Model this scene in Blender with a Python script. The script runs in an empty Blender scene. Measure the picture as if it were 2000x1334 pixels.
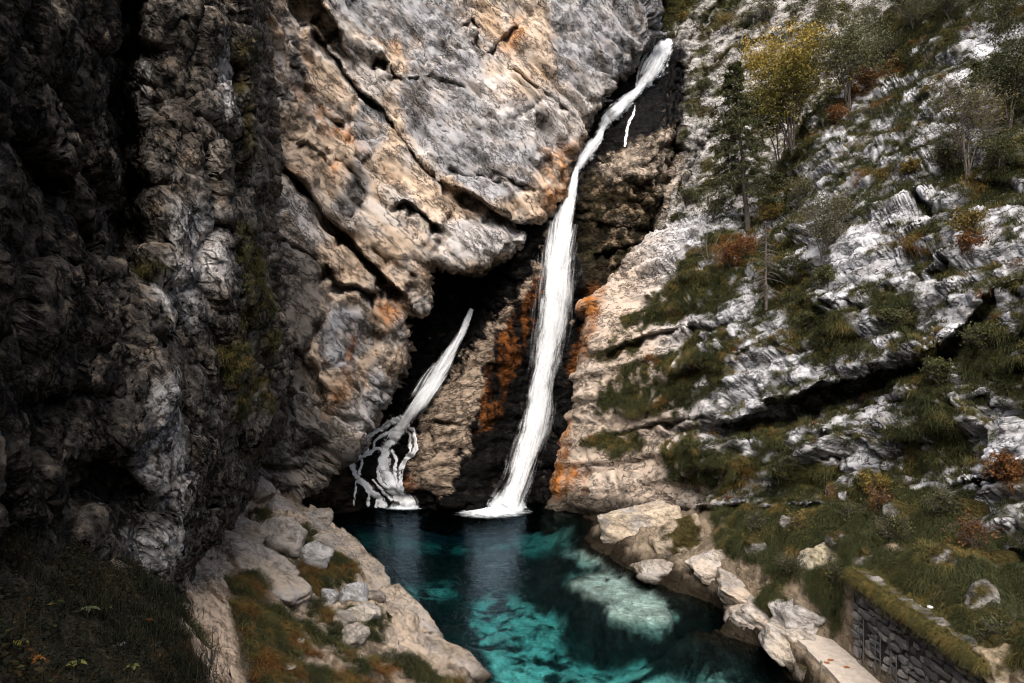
import bpy, math, random
import numpy as np
from concurrent.futures import ThreadPoolExecutor
from mathutils import Vector, Matrix, Euler

random.seed(7)
RNG = np.random.default_rng(7)
SC = bpy.context.scene
COL = SC.collection

# ------------------------------------------------------------------ camera
FPX, CX, CY, HC = 1400.0, 1000.0, 667.0, 10.0      # eye 10 m above the pool, level, looking along +Y
cam_d = bpy.data.cameras.new('camera'); cam = bpy.data.objects.new('camera', cam_d); COL.objects.link(cam)
cam_d.sensor_width = 36.0; cam_d.lens = 36.0 * FPX / 2000.0
cam_d.clip_start = 0.05; cam_d.clip_end = 500.0
cam.location = (0, 0, HC); cam.rotation_euler = (math.pi / 2, 0, 0)
SC.camera = cam

# ------------------------------------------------------------------ light
SUN_DIR = Vector((-0.08, -0.60, 0.79)).normalized()          # towards the sun: high, over the left shoulder
elev = math.asin(SUN_DIR.z); azim = math.atan2(SUN_DIR.x, SUN_DIR.y)
world = bpy.data.worlds.new('World'); SC.world = world; world.use_nodes = True
wn = world.node_tree.nodes; wl = world.node_tree.links
bg = wn['Background']; sky = wn.new('ShaderNodeTexSky'); sky.sky_type = 'NISHITA'; sky.sun_disc = False
sky.sun_elevation = elev; sky.sun_rotation = azim; sky.dust_density = 6.0; sky.air_density = 1.0; sky.ozone_density = 1.0
wl.new(sky.outputs[0], bg.inputs[0]); bg.inputs[1].default_value = 0.07
sd = bpy.data.lights.new('sun', 'SUN'); sd.energy = 2.4; sd.angle = math.radians(55); sd.color = (1.0, 0.96, 0.91)
sun = bpy.data.objects.new('sun', sd); COL.objects.link(sun)
sun.rotation_euler = SUN_DIR.to_track_quat('Z', 'Y').to_euler(); sun.location = (-20, -20, 50)
SC.view_settings.view_transform = 'Standard'; SC.view_settings.look = 'None'
SC.view_settings.exposure = 1.5; SC.view_settings.gamma = 1.0
SC.cycles.max_bounces = 4; SC.cycles.diffuse_bounces = 2; SC.cycles.glossy_bounces = 2; SC.cycles.transparent_max_bounces = 16
SC.cycles.filter_width = 1.05; SC.cycles.use_adaptive_sampling = True; SC.cycles.adaptive_threshold = 0.03; SC.cycles.use_denoising = True; SC.cycles.denoising_prefilter = 'FAST'; SC.cycles.volume_bounces = 0; SC.cycles.caustics_reflective = False; SC.cycles.caustics_refractive = False

# ------------------------------------------------------------------ helpers: points, noise
def P(px, py, d):
    return Vector(((px - CX) / FPX * d, d, HC - (py - CY) / FPX * d))

f32 = np.float32
def _hash(ix, iy, iz, seed):
    h = (ix.astype(np.uint32) * np.uint32(374761393) + iy.astype(np.uint32) * np.uint32(668265263)
         + iz.astype(np.uint32) * np.uint32(2246822519) + np.uint32((seed * 3266489917) & 0xffffffff))
    h = (h ^ (h >> np.uint32(13))) * np.uint32(1274126177)
    h = (h ^ (h >> np.uint32(16))) * np.uint32(2654435761)
    return h ^ (h >> np.uint32(15))

def pnoise(p, seed=0):
    p = p.astype(f32)
    i = np.floor(p); f = p - i; i = i.astype(np.int64)
    u = f * f * f * (f * (f * 6 - 15) + 10)
    out = 0
    for dx in (0, 1):
        wx = u[:, 0] if dx else 1 - u[:, 0]
        for dy in (0, 1):
            wy = wx * (u[:, 1] if dy else 1 - u[:, 1])
            for dz in (0, 1):
                h = _hash(i[:, 0] + dx, i[:, 1] + dy, i[:, 2] + dz, seed)
                gx = (h & np.uint32(255)).astype(f32) / 127.5 - 1
                gy = ((h >> np.uint32(8)) & np.uint32(255)).astype(f32) / 127.5 - 1
                gz = ((h >> np.uint32(16)) & np.uint32(255)).astype(f32) / 127.5 - 1
                out = out + wy * (u[:, 2] if dz else 1 - u[:, 2]) * (gx * (f[:, 0] - dx) + gy * (f[:, 1] - dy) + gz * (f[:, 2] - dz))
    return out

def fbm(p, octv=4, gain=0.5, seed=0, lac=2.03):
    a, s, t = 1.0, 1.0, 0
    for k in range(octv):
        t = t + a * pnoise(p * s + 17.3 * k, seed + k); a *= gain; s *= lac
    return t

def ridged(p, octv=4, gain=0.5, seed=0):
    a, s, t = 1.0, 1.0, 0
    for k in range(octv):
        t = t + a * (1 - 2.2 * np.abs(pnoise(p * s + 9.1 * k, seed + k))); a *= gain; s *= 2.07
    return t

def worley(p, seed=0):
    """nearest of the 8 surrounding jittered cells: F1, F2, cell random, offset to the cell's point"""
    p = p.astype(f32)
    b = np.floor(p - 0.5).astype(np.int64)
    n = len(p)
    F1 = np.full(n, 9.0, f32); F2 = np.full(n, 9.0, f32); H = np.zeros(n, np.uint32); V = np.zeros((n, 3), f32)
    for dx in (0, 1):
        for dy in (0, 1):
            for dz in (0, 1):
                c = b + np.array([dx, dy, dz])
                h = _hash(c[:, 0], c[:, 1], c[:, 2], seed)
                j = np.stack([(h & np.uint32(1023)), (h >> np.uint32(10)) & np.uint32(1023), (h >> np.uint32(20)) & np.uint32(1023)], 1).astype(f32) / 1023.0
                v = p - (c + 0.12 + 0.76 * j)
                d = np.sqrt((v * v).sum(1))
                near = d < F1
                F2 = np.where(near, F1, np.minimum(F2, d)); F1 = np.where(near, d, F1)
                H = np.where(near, h, H); V[near] = v[near]
    return F1, F2, H, V

def hrand(H, k):
    h = (H + np.uint32((k * 2654435761) & 0xffffffff)) * np.uint32(2246822519)
    h = (h ^ (h >> np.uint32(15))) * np.uint32(3266489917)
    return (h >> np.uint32(8)).astype(f32) / 16777216.0

def blocks(p, scale, tilt=0.7, crackw=0.08, seed=0):
    """broken-rock relief: every cell its own height and tilted facet, open joints between cells"""
    F1, F2, H, V = worley(p / np.asarray(scale, f32), seed)
    t = (hrand(H, 1) - 0.5) * 0.9
    for a in range(3):
        t = t + tilt * V[:, a] * (hrand(H, 2 + a) * 2 - 1)
    crack = np.exp(-np.maximum(F2 - F1, 0) / crackw)
    return t, crack, hrand(H, 7)

def sstep(a, b, x):
    t = np.clip((x - a) / (b - a), 0, 1); return t * t * (3 - 2 * t)

def rbf(pts, vals, q, c):
    pts = np.asarray(pts, float); vals = np.asarray(vals, float)
    k = lambda r2: np.sqrt(r2 + c * c)
    A = k(((pts[:, None] - pts[None]) ** 2).sum(-1)); n = len(pts)
    M = np.zeros((n + 3, n + 3)); M[:n, :n] = A - 0.002 * c * np.eye(n); M[:n, n] = 1; M[:n, n + 1:] = pts; M[n, :n] = 1; M[n + 1:, :n] = pts.T
    w = np.linalg.solve(M, np.concatenate([vals, np.zeros(3)]))
    out = w[n] + q @ w[n + 1:]
    for i in range(n):
        out = out + w[i] * k(((q - pts[i]) ** 2).sum(-1))
    return out

def seg_sd(q, poly):
    """distance to a polyline, signed: + on the right-hand/lower side when it runs left to right; and the run parameter 0..1"""
    best = np.full(len(q), 1e9); sgn = np.ones(len(q)); run = np.zeros(len(q))
    poly = np.asarray(poly, float); L = np.concatenate([[0], np.cumsum(np.hypot(*np.diff(poly, axis=0).T))])
    for k in range(len(poly) - 1):
        a, b = poly[k], poly[k + 1]; ab = b - a; l2 = ab @ ab
        t = np.clip(((q - a) @ ab) / l2, 0, 1)
        v = q - (a + t[:, None] * ab); d = np.hypot(v[:, 0], v[:, 1])
        s = np.sign(ab[0] * v[:, 1] - ab[1] * v[:, 0])
        m = d < best
        best = np.where(m, d, best); sgn = np.where(m, s, sgn); run = np.where(m, (L[k] + t * (L[k + 1] - L[k])) / L[-1], run)
    return best * np.where(sgn == 0, 1, sgn), run

def poly_sd(q, poly):
    """signed distance to a closed outline, negative inside"""
    poly = np.asarray(poly, float); n = len(poly)
    best = np.full(len(q), 1e18); inside = np.zeros(len(q), bool)
    for k in range(n):
        a, b = poly[k], poly[(k + 1) % n]; ab = b - a; l2 = max(ab @ ab, 1e-9)
        t = np.clip(((q - a) @ ab) / l2, 0, 1)
        v = q - (a + t[:, None] * ab); best = np.minimum(best, (v * v).sum(1))
        c = (a[1] > q[:, 1]) != (b[1] > q[:, 1])
        xx = ab[0] * (q[:, 1] - a[1]) / (ab[1] if abs(ab[1]) > 1e-9 else 1e-9) + a[0]
        inside ^= c & (q[:, 0] < xx)
    return np.where(inside, -1, 1) * np.sqrt(best)

def window(q, poly, pad):
    poly = np.asarray(poly, float)
    lo = poly.min(0) - pad; hi = poly.max(0) + pad
    return np.nonzero((q[:, 0] > lo[0]) & (q[:, 0] < hi[0]) & (q[:, 1] > lo[1]) & (q[:, 1] < hi[1]))[0]

def area_mask(q, polys, feather=8.0):
    """soft union of outlines; the caller warps q so the edges come out ragged"""
    m = np.zeros(len(q))
    for poly in polys:
        i = window(q, poly, feather * 2 + 4)
        if len(i):
            m[i] = np.maximum(m[i], 1 - sstep(-feather, feather, poly_sd(q[i], poly)))
    return m

def carve(q, strokes):
    """recesses: ('crack', line, width, depth) both sides; ('roof', line, width, depth) undercut on the lower side"""
    out = np.zeros(len(q))
    for kind, line, w, dep in strokes:
        i = window(q, line, w * 2.2 + 6)
        if not len(i): continue
        s, run = seg_sd(q[i], line)
        ends = sstep(0, 0.12, run) * sstep(0, 0.12, 1 - run) * 0.8 + 0.2
        vary = 0.72 + 0.42 * np.sin(run * 19 + dep * 7) * np.sin(run * 8.3 + w) + 0.16 * np.sin(run * 43 + w * 3); w0 = w; w = w * np.clip(vary, 0.35 if w0 < 30 else 0.85, 1.5); dep = dep * np.clip(0.45 + 0.7 * vary, 0.4 if w0 < 30 else 0.9, 1.4)
        if kind == 'crack':
            v = dep * np.exp(-(s / w) ** 2) * ends
        else:
            v = dep * ends * np.where(s > 0, sstep(0, 6.0, s) * (1 - sstep(w * 0.6, w * 1.3, s)), 0)
            v -= dep * 0.22 * np.where(s <= 0, np.exp(-(s / (w * 0.7)) ** 2), 0) * ends     # lip stands proud
        out[i] = np.where(np.abs(v) > np.abs(out[i]), v, out[i])
    return out

def normals_grid(X):
    du = np.gradient(X, axis=1); dv = np.gradient(X, axis=0)
    n = np.cross(du, dv); n /= np.linalg.norm(n, axis=-1, keepdims=True) + 1e-9
    return n

def grid_faces(nv, nu, keep=None):
    a = np.arange(nv * nu).reshape(nv, nu)
    f = np.stack([a[:-1, :-1], a[1:, :-1], a[1:, 1:], a[:-1, 1:]], -1).reshape(-1, 4)
    if keep is not None:
        k = keep.reshape(nv, nu); kk = (k[:-1, :-1] & k[1:, :-1] & k[1:, 1:] & k[:-1, 1:]).reshape(-1); f = f[kk]
    return f

STONE = 0.72
def mesh_np(name, V, F, mat, parent=None, col=None, smooth=True, uv=None, flt=None, link=True):
    """one mesh object from arrays (faces all quads or all triangles), colours per vertex"""
    V = np.asarray(V, f32); F = np.asarray(F, np.int32)
    used = np.zeros(len(V), bool); used[F.reshape(-1)] = True
    if not used.all():
        idx = np.cumsum(used) - 1; F = idx[F].astype(np.int32); V = V[used]
        if col is not None: col = col[used]
        if uv is not None: uv = uv[used]
        if flt: flt = {k: v[used] for k, v in flt.items()}
    me = bpy.data.meshes.new(name); k = F.shape[1]
    me.vertices.add(len(V)); me.vertices.foreach_set('co', V.reshape(-1))
    me.loops.add(F.size); me.loops.foreach_set('vertex_index', F.reshape(-1))
    me.polygons.add(len(F)); me.polygons.foreach_set('loop_start', np.arange(0, F.size, k, dtype=np.int32))
    me.polygons.foreach_set('loop_total', np.full(len(F), k, np.int32))
    if smooth: me.polygons.foreach_set('use_smooth', np.ones(len(F), bool))
    me.update(calc_edges=True)
    if col is not None:
        c = np.ones((len(V), 4), f32); c[:, :col.shape[1]] = col
        a = me.attributes.new('Col', 'FLOAT_COLOR', 'POINT'); a.data.foreach_set('color', c.reshape(-1))
    if uv is not None:
        l = me.uv_layers.new(name='UVMap'); l.data.foreach_set('uv', np.asarray(uv, f32)[F.reshape(-1)].reshape(-1))
    if flt:
        for kx, v in flt.items():
            a = me.attributes.new(kx, 'FLOAT', 'POINT'); a.data.foreach_set('value', np.asarray(v, f32))
    if mat: me.materials.append(mat)
    o = bpy.data.objects.new(name, me)
    if link: COL.objects.link(o)
    if parent is not None:
        o.parent = parent; o.matrix_parent_inverse = Matrix.Translation(-parent.location)
    return o

def tag(o, label=None, cat=None, group=None, kind=None):
    if label: o['label'] = label
    if cat: o['category'] = cat
    if group: o['group'] = group
    if kind: o['kind'] = kind
    return o

def empty(name, loc):
    o = bpy.data.objects.new(name, None); COL.objects.link(o); o.location = loc; o.empty_display_size = 0.2
    return o

# ------------------------------------------------------------------ materials
def new_mat(name):
    m = bpy.data.materials.new(name); m.use_nodes = True
    nt = m.node_tree; return m, nt, nt.nodes['Principled BSDF'], nt.nodes['Material Output']

def N(nt, t, **kw):
    n = nt.nodes.new(t)
    for k, v in kw.items(): setattr(n, k, v)
    return n

def noise_node(nt, vec, scale, detail=6, rough=0.6, dist=0.0):
    n = N(nt, 'ShaderNodeTexNoise'); n.inputs['Scale'].default_value = scale; n.inputs['Detail'].default_value = detail
    n.inputs['Roughness'].default_value = rough; n.inputs['Distortion'].default_value = dist
    if vec is not None: nt.links.new(vec, n.inputs['Vector'])
    return n

def ramp(nt, fac, stops):
    r = N(nt, 'ShaderNodeValToRGB'); e = r.color_ramp.elements
    while len(e) < len(stops): e.new(0.5)
    for k, (p, c) in enumerate(stops):
        e[k].position = p; e[k].color = (c, c, c, 1) if np.isscalar(c) else (*c, 1)
    nt.links.new(fac, r.inputs[0]); return r

def mult(nt, a, b, fac=1.0):
    m = N(nt, 'ShaderNodeMix', data_type='RGBA', blend_type='MULTIPLY'); m.inputs[0].default_value = fac
    nt.links.new(a, m.inputs[6]); nt.links.new(b, m.inputs[7]); return m.outputs[2]

def math_n(nt, op, a, b=None, c=None):
    n = N(nt, 'ShaderNodeMath', operation=op)
    for k, v in enumerate((a, b, c)):
        if v is None: continue
        if hasattr(v, 'node'): nt.links.new(v, n.inputs[k])
        else: n.inputs[k].default_value = v
    return n.outputs[0]

def rock_material(name, rot=(0, 0, 0), stretch=(1, 1, 3), bump=0.5, contrast=1.0, fine=5.0, cell=1.6, speckle=None, lw=0.06, joint=0.22):
    """limestone: the stone's own colour is stored on the mesh (alpha = how wet); grain, joints, facets and fine relief are nodes"""
    m, nt, bs, out = new_mat(name); L = nt.links.new
    at = N(nt, 'ShaderNodeVertexColor'); at.layer_name = 'Col'
    tc = N(nt, 'ShaderNodeTexCoord'); mp = N(nt, 'ShaderNodeMapping')
    mp.vector_type = 'TEXTURE'; mp.inputs['Rotation'].default_value = rot; mp.inputs['Scale'].default_value = [1 / v for v in stretch]
    L(tc.outputs['Object'], mp.inputs[0])
    wz = noise_node(nt, mp.outputs[0], 1.1, 2, 0.6)
    wv = N(nt, 'ShaderNodeVectorMath', operation='MULTIPLY_ADD'); L(wz.outputs[1], wv.inputs[0]); wv.inputs[1].default_value = (0.55, 0.55, 0.55); L(mp.outputs[0], wv.inputs[2])
    def facets(scale):
        v = N(nt, 'ShaderNodeTexVoronoi'); v.feature = 'F1'; v.inputs['Scale'].default_value = scale; L(wv.outputs[0], v.inputs['Vector'])
        d = N(nt, 'ShaderNodeVectorMath', operation='SUBTRACT'); L(wv.outputs[0], d.inputs[0])
        # Position comes back in the scaled space of the texture
        ps = N(nt, 'ShaderNodeVectorMath', operation='SCALE'); ps.inputs['Scale'].default_value = 1.0; L(v.outputs['Position'], ps.inputs[0]); L(ps.outputs[0], d.inputs[1])
        cc = N(nt, 'ShaderNodeVectorMath', operation='SUBTRACT'); L(v.outputs['Color'], cc.inputs[0]); cc.inputs[1].default_value = (0.5, 0.5, 0.5)
        dt = N(nt, 'ShaderNodeVectorMath', operation='DOT_PRODUCT'); L(d.outputs[0], dt.inputs[0]); L(cc.outputs[0], dt.inputs[1])
        return dt.outputs['Value'], v
    f1, v1 = facets(cell); f2, v2 = facets(cell * 2.9)
    n1 = noise_node(nt, mp.outputs[0], 0.8, 3, 0.65, 0.0)
    n2 = noise_node(nt, tc.outputs['Object'], fine, 4, 0.75)
    n3 = noise_node(nt, wv.outputs[0], fine * 0.3, 4, 0.66, 0.0)
    # crinkled joint lines where the noise crosses its middle value
    ln = math_n(nt, 'ABSOLUTE', math_n(nt, 'SUBTRACT', n3.outputs[0], 0.5))
    line = N(nt, 'ShaderNodeMapRange'); line.inputs['From Min'].default_value = lw * 0.15; line.inputs['From Max'].default_value = lw; L(ln, line.inputs[0])
    gate = N(nt, 'ShaderNodeMapRange'); gate.inputs['From Min'].default_value = 0.47; gate.inputs['From Max'].default_value = 0.56; L(n1.outputs[0], gate.inputs[0])
    lineg = math_n(nt, 'MAXIMUM', line.outputs[0], gate.outputs[0])
    n4 = noise_node(nt, wv.outputs[0], fine * 0.13, 3, 0.62, 0.0)                     # long joints
    l4 = N(nt, 'ShaderNodeMapRange'); l4.inputs['From Min'].default_value = lw * 0.12; l4.inputs['From Max'].default_value = lw * 0.45; L(math_n(nt, 'ABSOLUTE', math_n(nt, 'SUBTRACT', n4.outputs[0], 0.47)), l4.inputs[0])
    g4 = N(nt, 'ShaderNodeMapRange'); g4.inputs['From Min'].default_value = 0.50; g4.inputs['From Max'].default_value = 0.58; L(wz.outputs[0], g4.inputs[0])
    lineg = math_n(nt, 'MINIMUM', lineg, math_n(nt, 'MAXIMUM', l4.outputs[0], g4.outputs[0]))
    r1 = ramp(nt, n1.outputs[0], [(0.30, 1 - 0.25 * contrast), (0.52, 1.0), (0.75, 1 + 0.15 * contrast)])
    r2 = ramp(nt, n2.outputs[0], [(0.30, 1 - 0.75 * contrast), (0.39, 0.97), (0.70, 1 + 0.12 * contrast)])
    if speckle: r2 = ramp(nt, n2.outputs[0], speckle)
    r3 = ramp(nt, lineg, [(0.0, joint), (1.0, 1.0)])
    c = mult(nt, mult(nt, mult(nt, at.outputs[0], r1.outputs[0]), r2.outputs[0]), r3.outputs[0])
    L(c, bs.inputs['Base Color'])
    rr = ramp(nt, at.outputs[1], [(0.0, 0.9), (1.0, 0.45)])
    L(rr.outputs[0], bs.inputs['Roughness'])
    bs.inputs['Specular IOR Level'].default_value = 0.045
    h = math_n(nt, 'MULTIPLY_ADD', f1, 0.9, math_n(nt, 'MULTIPLY', f2, 0.8))
    h = math_n(nt, 'MULTIPLY_ADD', n2.outputs[0], 0.16, h)
    h = math_n(nt, 'MULTIPLY_ADD', n3.outputs[0], 0.2, h)
    h = math_n(nt, 'MULTIPLY_ADD', lineg, 0.10, h)
    b = N(nt, 'ShaderNodeBump'); b.inputs['Strength'].default_value = bump; b.inputs['Distance'].default_value = 0.6
    L(h, b.inputs['Height']); L(b.outputs[0], bs.inputs['Normal'])
    return m

def leaf_material(name, rough=0.6, trans=0.25):
    m, nt, bs, out = new_mat(name)
    at = N(nt, 'ShaderNodeVertexColor'); at.layer_name = 'Col'
    tc = N(nt, 'ShaderNodeTexCoord'); n = noise_node(nt, tc.outputs['Object'], 3.0, 3, 0.6)
    r = ramp(nt, n.outputs[0], [(0.3, 0.7), (0.7, 1.25)])
    c = mult(nt, at.outputs[0], r.outputs[0])
    nt.links.new(c, bs.inputs['Base Color']); bs.inputs['Roughness'].default_value = rough
    bs.inputs['Specular IOR Level'].default_value = 0.2
    tr = N(nt, 'ShaderNodeBsdfTranslucent'); nt.links.new(c, tr.inputs[0])
    mx = N(nt, 'ShaderNodeMixShader'); mx.inputs[0].default_value = trans
    nt.links.new(bs.outputs[0], mx.inputs[1]); nt.links.new(tr.outputs[0], mx.inputs[2]); nt.links.new(mx.outputs[0], out.inputs[0])
    return m

def plain_material(name, c, rough=0.8, var=0.3, scale=6.0, bump=0.3, metal=0.0):
    m, nt, bs, out = new_mat(name)
    tc = N(nt, 'ShaderNodeTexCoord'); n = noise_node(nt, tc.outputs['Object'], scale, 8, 0.7)
    r = ramp(nt, n.outputs[0], [(0.3, tuple(x * (1 - var) for x in c)), (0.7, tuple(min(1, x * (1 + var)) for x in c))])
    nt.links.new(r.outputs[0], bs.inputs['Base Color']); bs.inputs['Roughness'].default_value = rough
    bs.inputs['Metallic'].default_value = metal
    b = N(nt, 'ShaderNodeBump'); b.inputs['Strength'].default_value = bump; b.inputs['Distance'].default_value = 0.04
    nt.links.new(n.outputs[0], b.inputs['Height']); nt.links.new(b.outputs[0], bs.inputs['Normal'])
    return m

bed_a = np.array(P(1900, 735, 25.2) - P(1380, 820, 35)); bed_a /= np.linalg.norm(bed_a)          # beds of the right cliff
bed_b = np.array((0.8, 0.6, -0.06)); bed_b -= bed_a * (bed_a @ bed_b); bed_b /= np.linalg.norm(bed_b)
bed_n = np.cross(bed_a, bed_b); bed_n *= np.sign(bed_n[2])
BED_E = tuple(Vector((0, 0, 1)).rotation_difference(Vector(bed_n)).to_euler())
M_WALL = rock_material('limestone_wall', (0, math.radians(42), 0), (0.62, 0.95, 1.4), 0.55, 0.8, 7.0, 1.0, [(0.28, 0.35), (0.38, 0.97), (0.70, 1.1)], 0.06)
M_GULLY = rock_material('wet_bedrock', (0, math.radians(-8), 0), (0.7, 1, 1.8), 0.6, 1.0, 6.0, 1.3, [(0.30, 0.2), (0.42, 0.95), (0.70, 1.15)], 0.08)
M_CLIFF = rock_material('pale_limestone', BED_E, (0.75, 0.75, 1.5), 0.6, 0.9, 7.0, 1.3, [(0.31, 0.15), (0.40, 0.96), (0.70, 1.1)], 0.06)
M_BUTT = rock_material('dark_limestone', (0, math.radians(-35), 0), (1.3, 1.0, 0.6), 0.7, 1.0, 7.5, 2.0, [(0.36, 0.14), (0.48, 0.85), (0.66, 1.6)])
M_GROUND = rock_material('bank_ground', (0, math.radians(25), 0), (0.7, 0.7, 1.8), 0.65, 1.0, 8.0, 1.6, [(0.30, 0.25), (0.42, 0.95), (0.70, 1.15)], 0.03, 0.6)
M_LEAF = leaf_material('leaf')
M_GRASS = leaf_material('grass_blade', 0.7, 0.2)
M_BARK = plain_material('bark', (0.045, 0.035, 0.028), 0.9, 0.4, 9)
M_TWIG = plain_material('bare_twig', (0.085, 0.07, 0.06), 0.9, 0.3, 9)

# ------------------------------------------------------------------ the gorge: rock masses
def rotm(ax, deg):
    return np.array(Matrix.Rotation(math.radians(deg), 3, ax), f32)

def mixc(a, b, m):
    return a * (1 - m[:, None]) + np.asarray(b, f32) * m[:, None]

def even_out(G, axis, k=0.6):
    """slide the rows of a grid so that steep steps get as many points as flat ground"""
    if axis == 1: return even_out(G.transpose(1, 0, 2), 0, k).transpose(1, 0, 2)
    st = np.linalg.norm(np.diff(G[..., :3], axis=0), axis=2) / G[1:, :, 1]
    st = np.minimum(st, 12 * np.median(st))
    m = len(G); uni = np.linspace(0, 1, m)
    s = np.concatenate([np.zeros((1, G.shape[1])), np.cumsum(st, 0)], 0); s /= s[-1]
    s = k * s + (1 - k) * uni[:, None]
    X = np.stack([np.interp(uni, s[:, j], np.arange(m)) for j in range(G.shape[1])], 1)
    w = 12; K = np.pad(np.cumsum(np.pad(X, ((0, 0), (w, w)), mode='edge'), 1), ((0, 0), (1, 0)))
    X = (K[:, 2 * w + 1:] - K[:, :-(2 * w + 1)]) / (2 * w + 1)
    I = np.clip(X.astype(int), 0, m - 2); t = (X - I)[..., None]; J = np.arange(G.shape[1])[None, :]
    out = G[I, J] * (1 - t) + G[I + 1, J] * t
    return out

EYE = np.array((0, 0, HC))
def build_mass(spec):
    """a rock mass: a sheet of surface points at their own distances, closed round the edge of its outline, broken into blocks and beds"""
    x0, x1, y0, y1 = spec['range']; st = spec.get('step', 3.0)
    gx = np.arange(x0, x1 + st, st); gy = np.arange(y0, y1 + st, st)
    U, W = np.meshgrid(gx, gy); nv, nu = U.shape
    q = np.stack([U.ravel(), W.ravel()], 1)
    cp = np.array(spec['depth'], float)
    d = rbf(cp[:, :2], cp[:, 2], q, 90.0)
    keep = None; base = np.stack([(q[:, 0] - CX) / FPX * d, d, HC - (q[:, 1] - CY) / FPX * d], 1)
    w1 = fbm(base * spec.get('warp_f', 0.5), 4, 0.55, 101); w2 = fbm(base * spec.get('warp_f', 0.5) + 31.7, 4, 0.55, 131)
    wa = spec.get('warp', 9.0)
    qw = q + np.stack([w1, w2], 1) * wa * 2
    if spec.get('outline'):
        s = poly_sd(qw, spec['outline']); o = np.maximum(s, 0)
        d = d + spec.get('curl', 0.12) * o ** 1.15 + spec.get('round', 0.8) * np.exp(np.minimum(s, 0) / spec.get('round_px', 14.0))
        keep = s < spec.get('cut', 45)
        base = np.stack([(q[:, 0] - CX) / FPX * d, d, HC - (q[:, 1] - CY) / FPX * d], 1)
    nrm = -normals_grid(base.reshape(nv, nu, 3)).reshape(-1, 3)
    qc = q + np.stack([fbm(base * spec.get('warp_f', 0.5), 3, 0.45, 101), fbm(base * spec.get('warp_f', 0.5) + 31.7, 3, 0.45, 131)], 1) * wa * 2
    V = base + nrm * spec['relief'](base, qw)[:, None]
    V = EYE + (V - EYE) * (1 + carve(qc, spec.get('strokes', [])) / np.maximum(V[:, 1], 1))[:, None]
    G = np.concatenate([V, q, qw, keep[:, None].astype(float) if keep is not None else np.ones((len(q), 1))], 1).reshape(nv, nu, 8)
    G = even_out(even_out(G, 0), 1)
    V = G[..., :3].reshape(-1, 3); q = G[..., 3:5].reshape(-1, 2); qw = G[..., 5:7].reshape(-1, 2); keep = G[..., 7].reshape(-1) > 0.5
    nrm = -normals_grid(G[..., :3]).reshape(-1, 3)
    V = V + nrm * spec['fine'](V, qw)[:, None]
    n2 = -normals_grid(V.reshape(nv, nu, 3)).reshape(-1, 3)
    col, dens, hue = spec['colour'](V, qw, n2)
    return dict(V=V, q=q, qw=qw, n=n2, col=col, dens=dens, hue=hue, F=grid_faces(nv, nu, keep), keep=keep if keep is not None else np.ones(len(V), bool), shape=(nv, nu), **{k: spec[k] for k in ('name', 'mat')})

GREY, TAN, PALE = np.array((0.235, 0.232, 0.24), f32), np.array((0.41, 0.315, 0.235), f32), np.array((0.48, 0.48, 0.50), f32)
RUST, WET, SOIL, MOSS, LICH = (0.24, 0.08, 0.018), (0.0055, 0.005, 0.0048), (0.045, 0.036, 0.018), (0.055, 0.052, 0.015), (0.045, 0.038, 0.032)

# --- back wall ------------------------------------------------------------------
R_back = rotm('Y', 42)
def back_relief(p, q):
    pw = p + 0.4 * np.stack([fbm(p * 0.25, 2, 0.4, 5), fbm(p * 0.35 + 9, 3, 0.5, 6), fbm(p * 0.35 + 19, 3, 0.5, 7)], 1)
    r = pw @ R_back
    t1, c1, _ = blocks(r, (8.0, 4.5, 2.4), 1.0, 0.03, 11)
    t2, c2, _ = blocks(r, (2.6, 1.7, 1.2), 1.1, 0.03, 12); t4, c4, _ = blocks(p @ rotm('Y', -25), (1.5, 1.2, 1.3), 1.1, 0.03, 19)
    s = r[:, 2] / 1.5 + 0.5 * pnoise(r * np.array((0.12, 0.3, 0.3)), 14); fr = s - np.floor(s)
    bed = np.where(fr > 0.07, (1 - fr) / 0.93, fr / 0.07)
    s = r[:, 2] / 0.37 + 0.9 * pnoise(r * np.array((0.2, 0.5, 0.6)), 17); fr = s - np.floor(s)
    bed = bed + 0.35 * np.where(fr > 0.15, (1 - fr) / 0.85, fr / 0.15)
    am = 0.4 + 0.6 * sstep(-0.3, 0.3, fbm(p * 0.2 + 3, 2, 0.5, 77))
    return 0.7 * t1 - 0.1 * c1 + am * (0.40 * t2 - 0.05 * c2 + 0.26 * t4 - 0.04 * c4 + 0.24 * (bed - 0.5))
def back_fine(p, q):
    r = p @ R_back
    t3, c3, _ = blocks(r + 0.1 * fbm(p * 1.5, 3, 0.5, 18)[:, None], (0.95, 0.6, 0.26), 1.0, 0.06, 13)
    lin = ridged(r * np.array((0.5, 1.2, 3.0)), 3, 0.6, 15)
    am = 0.4 + 0.6 * sstep(-0.3, 0.3, fbm(p * 0.2 + 3, 2, 0.5, 77))
    return am * (0.12 * t3 - 0.02 * c3) + 0.03 * lin + 0.02 * fbm(p * 3, 3, 0.6, 16)

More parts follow.
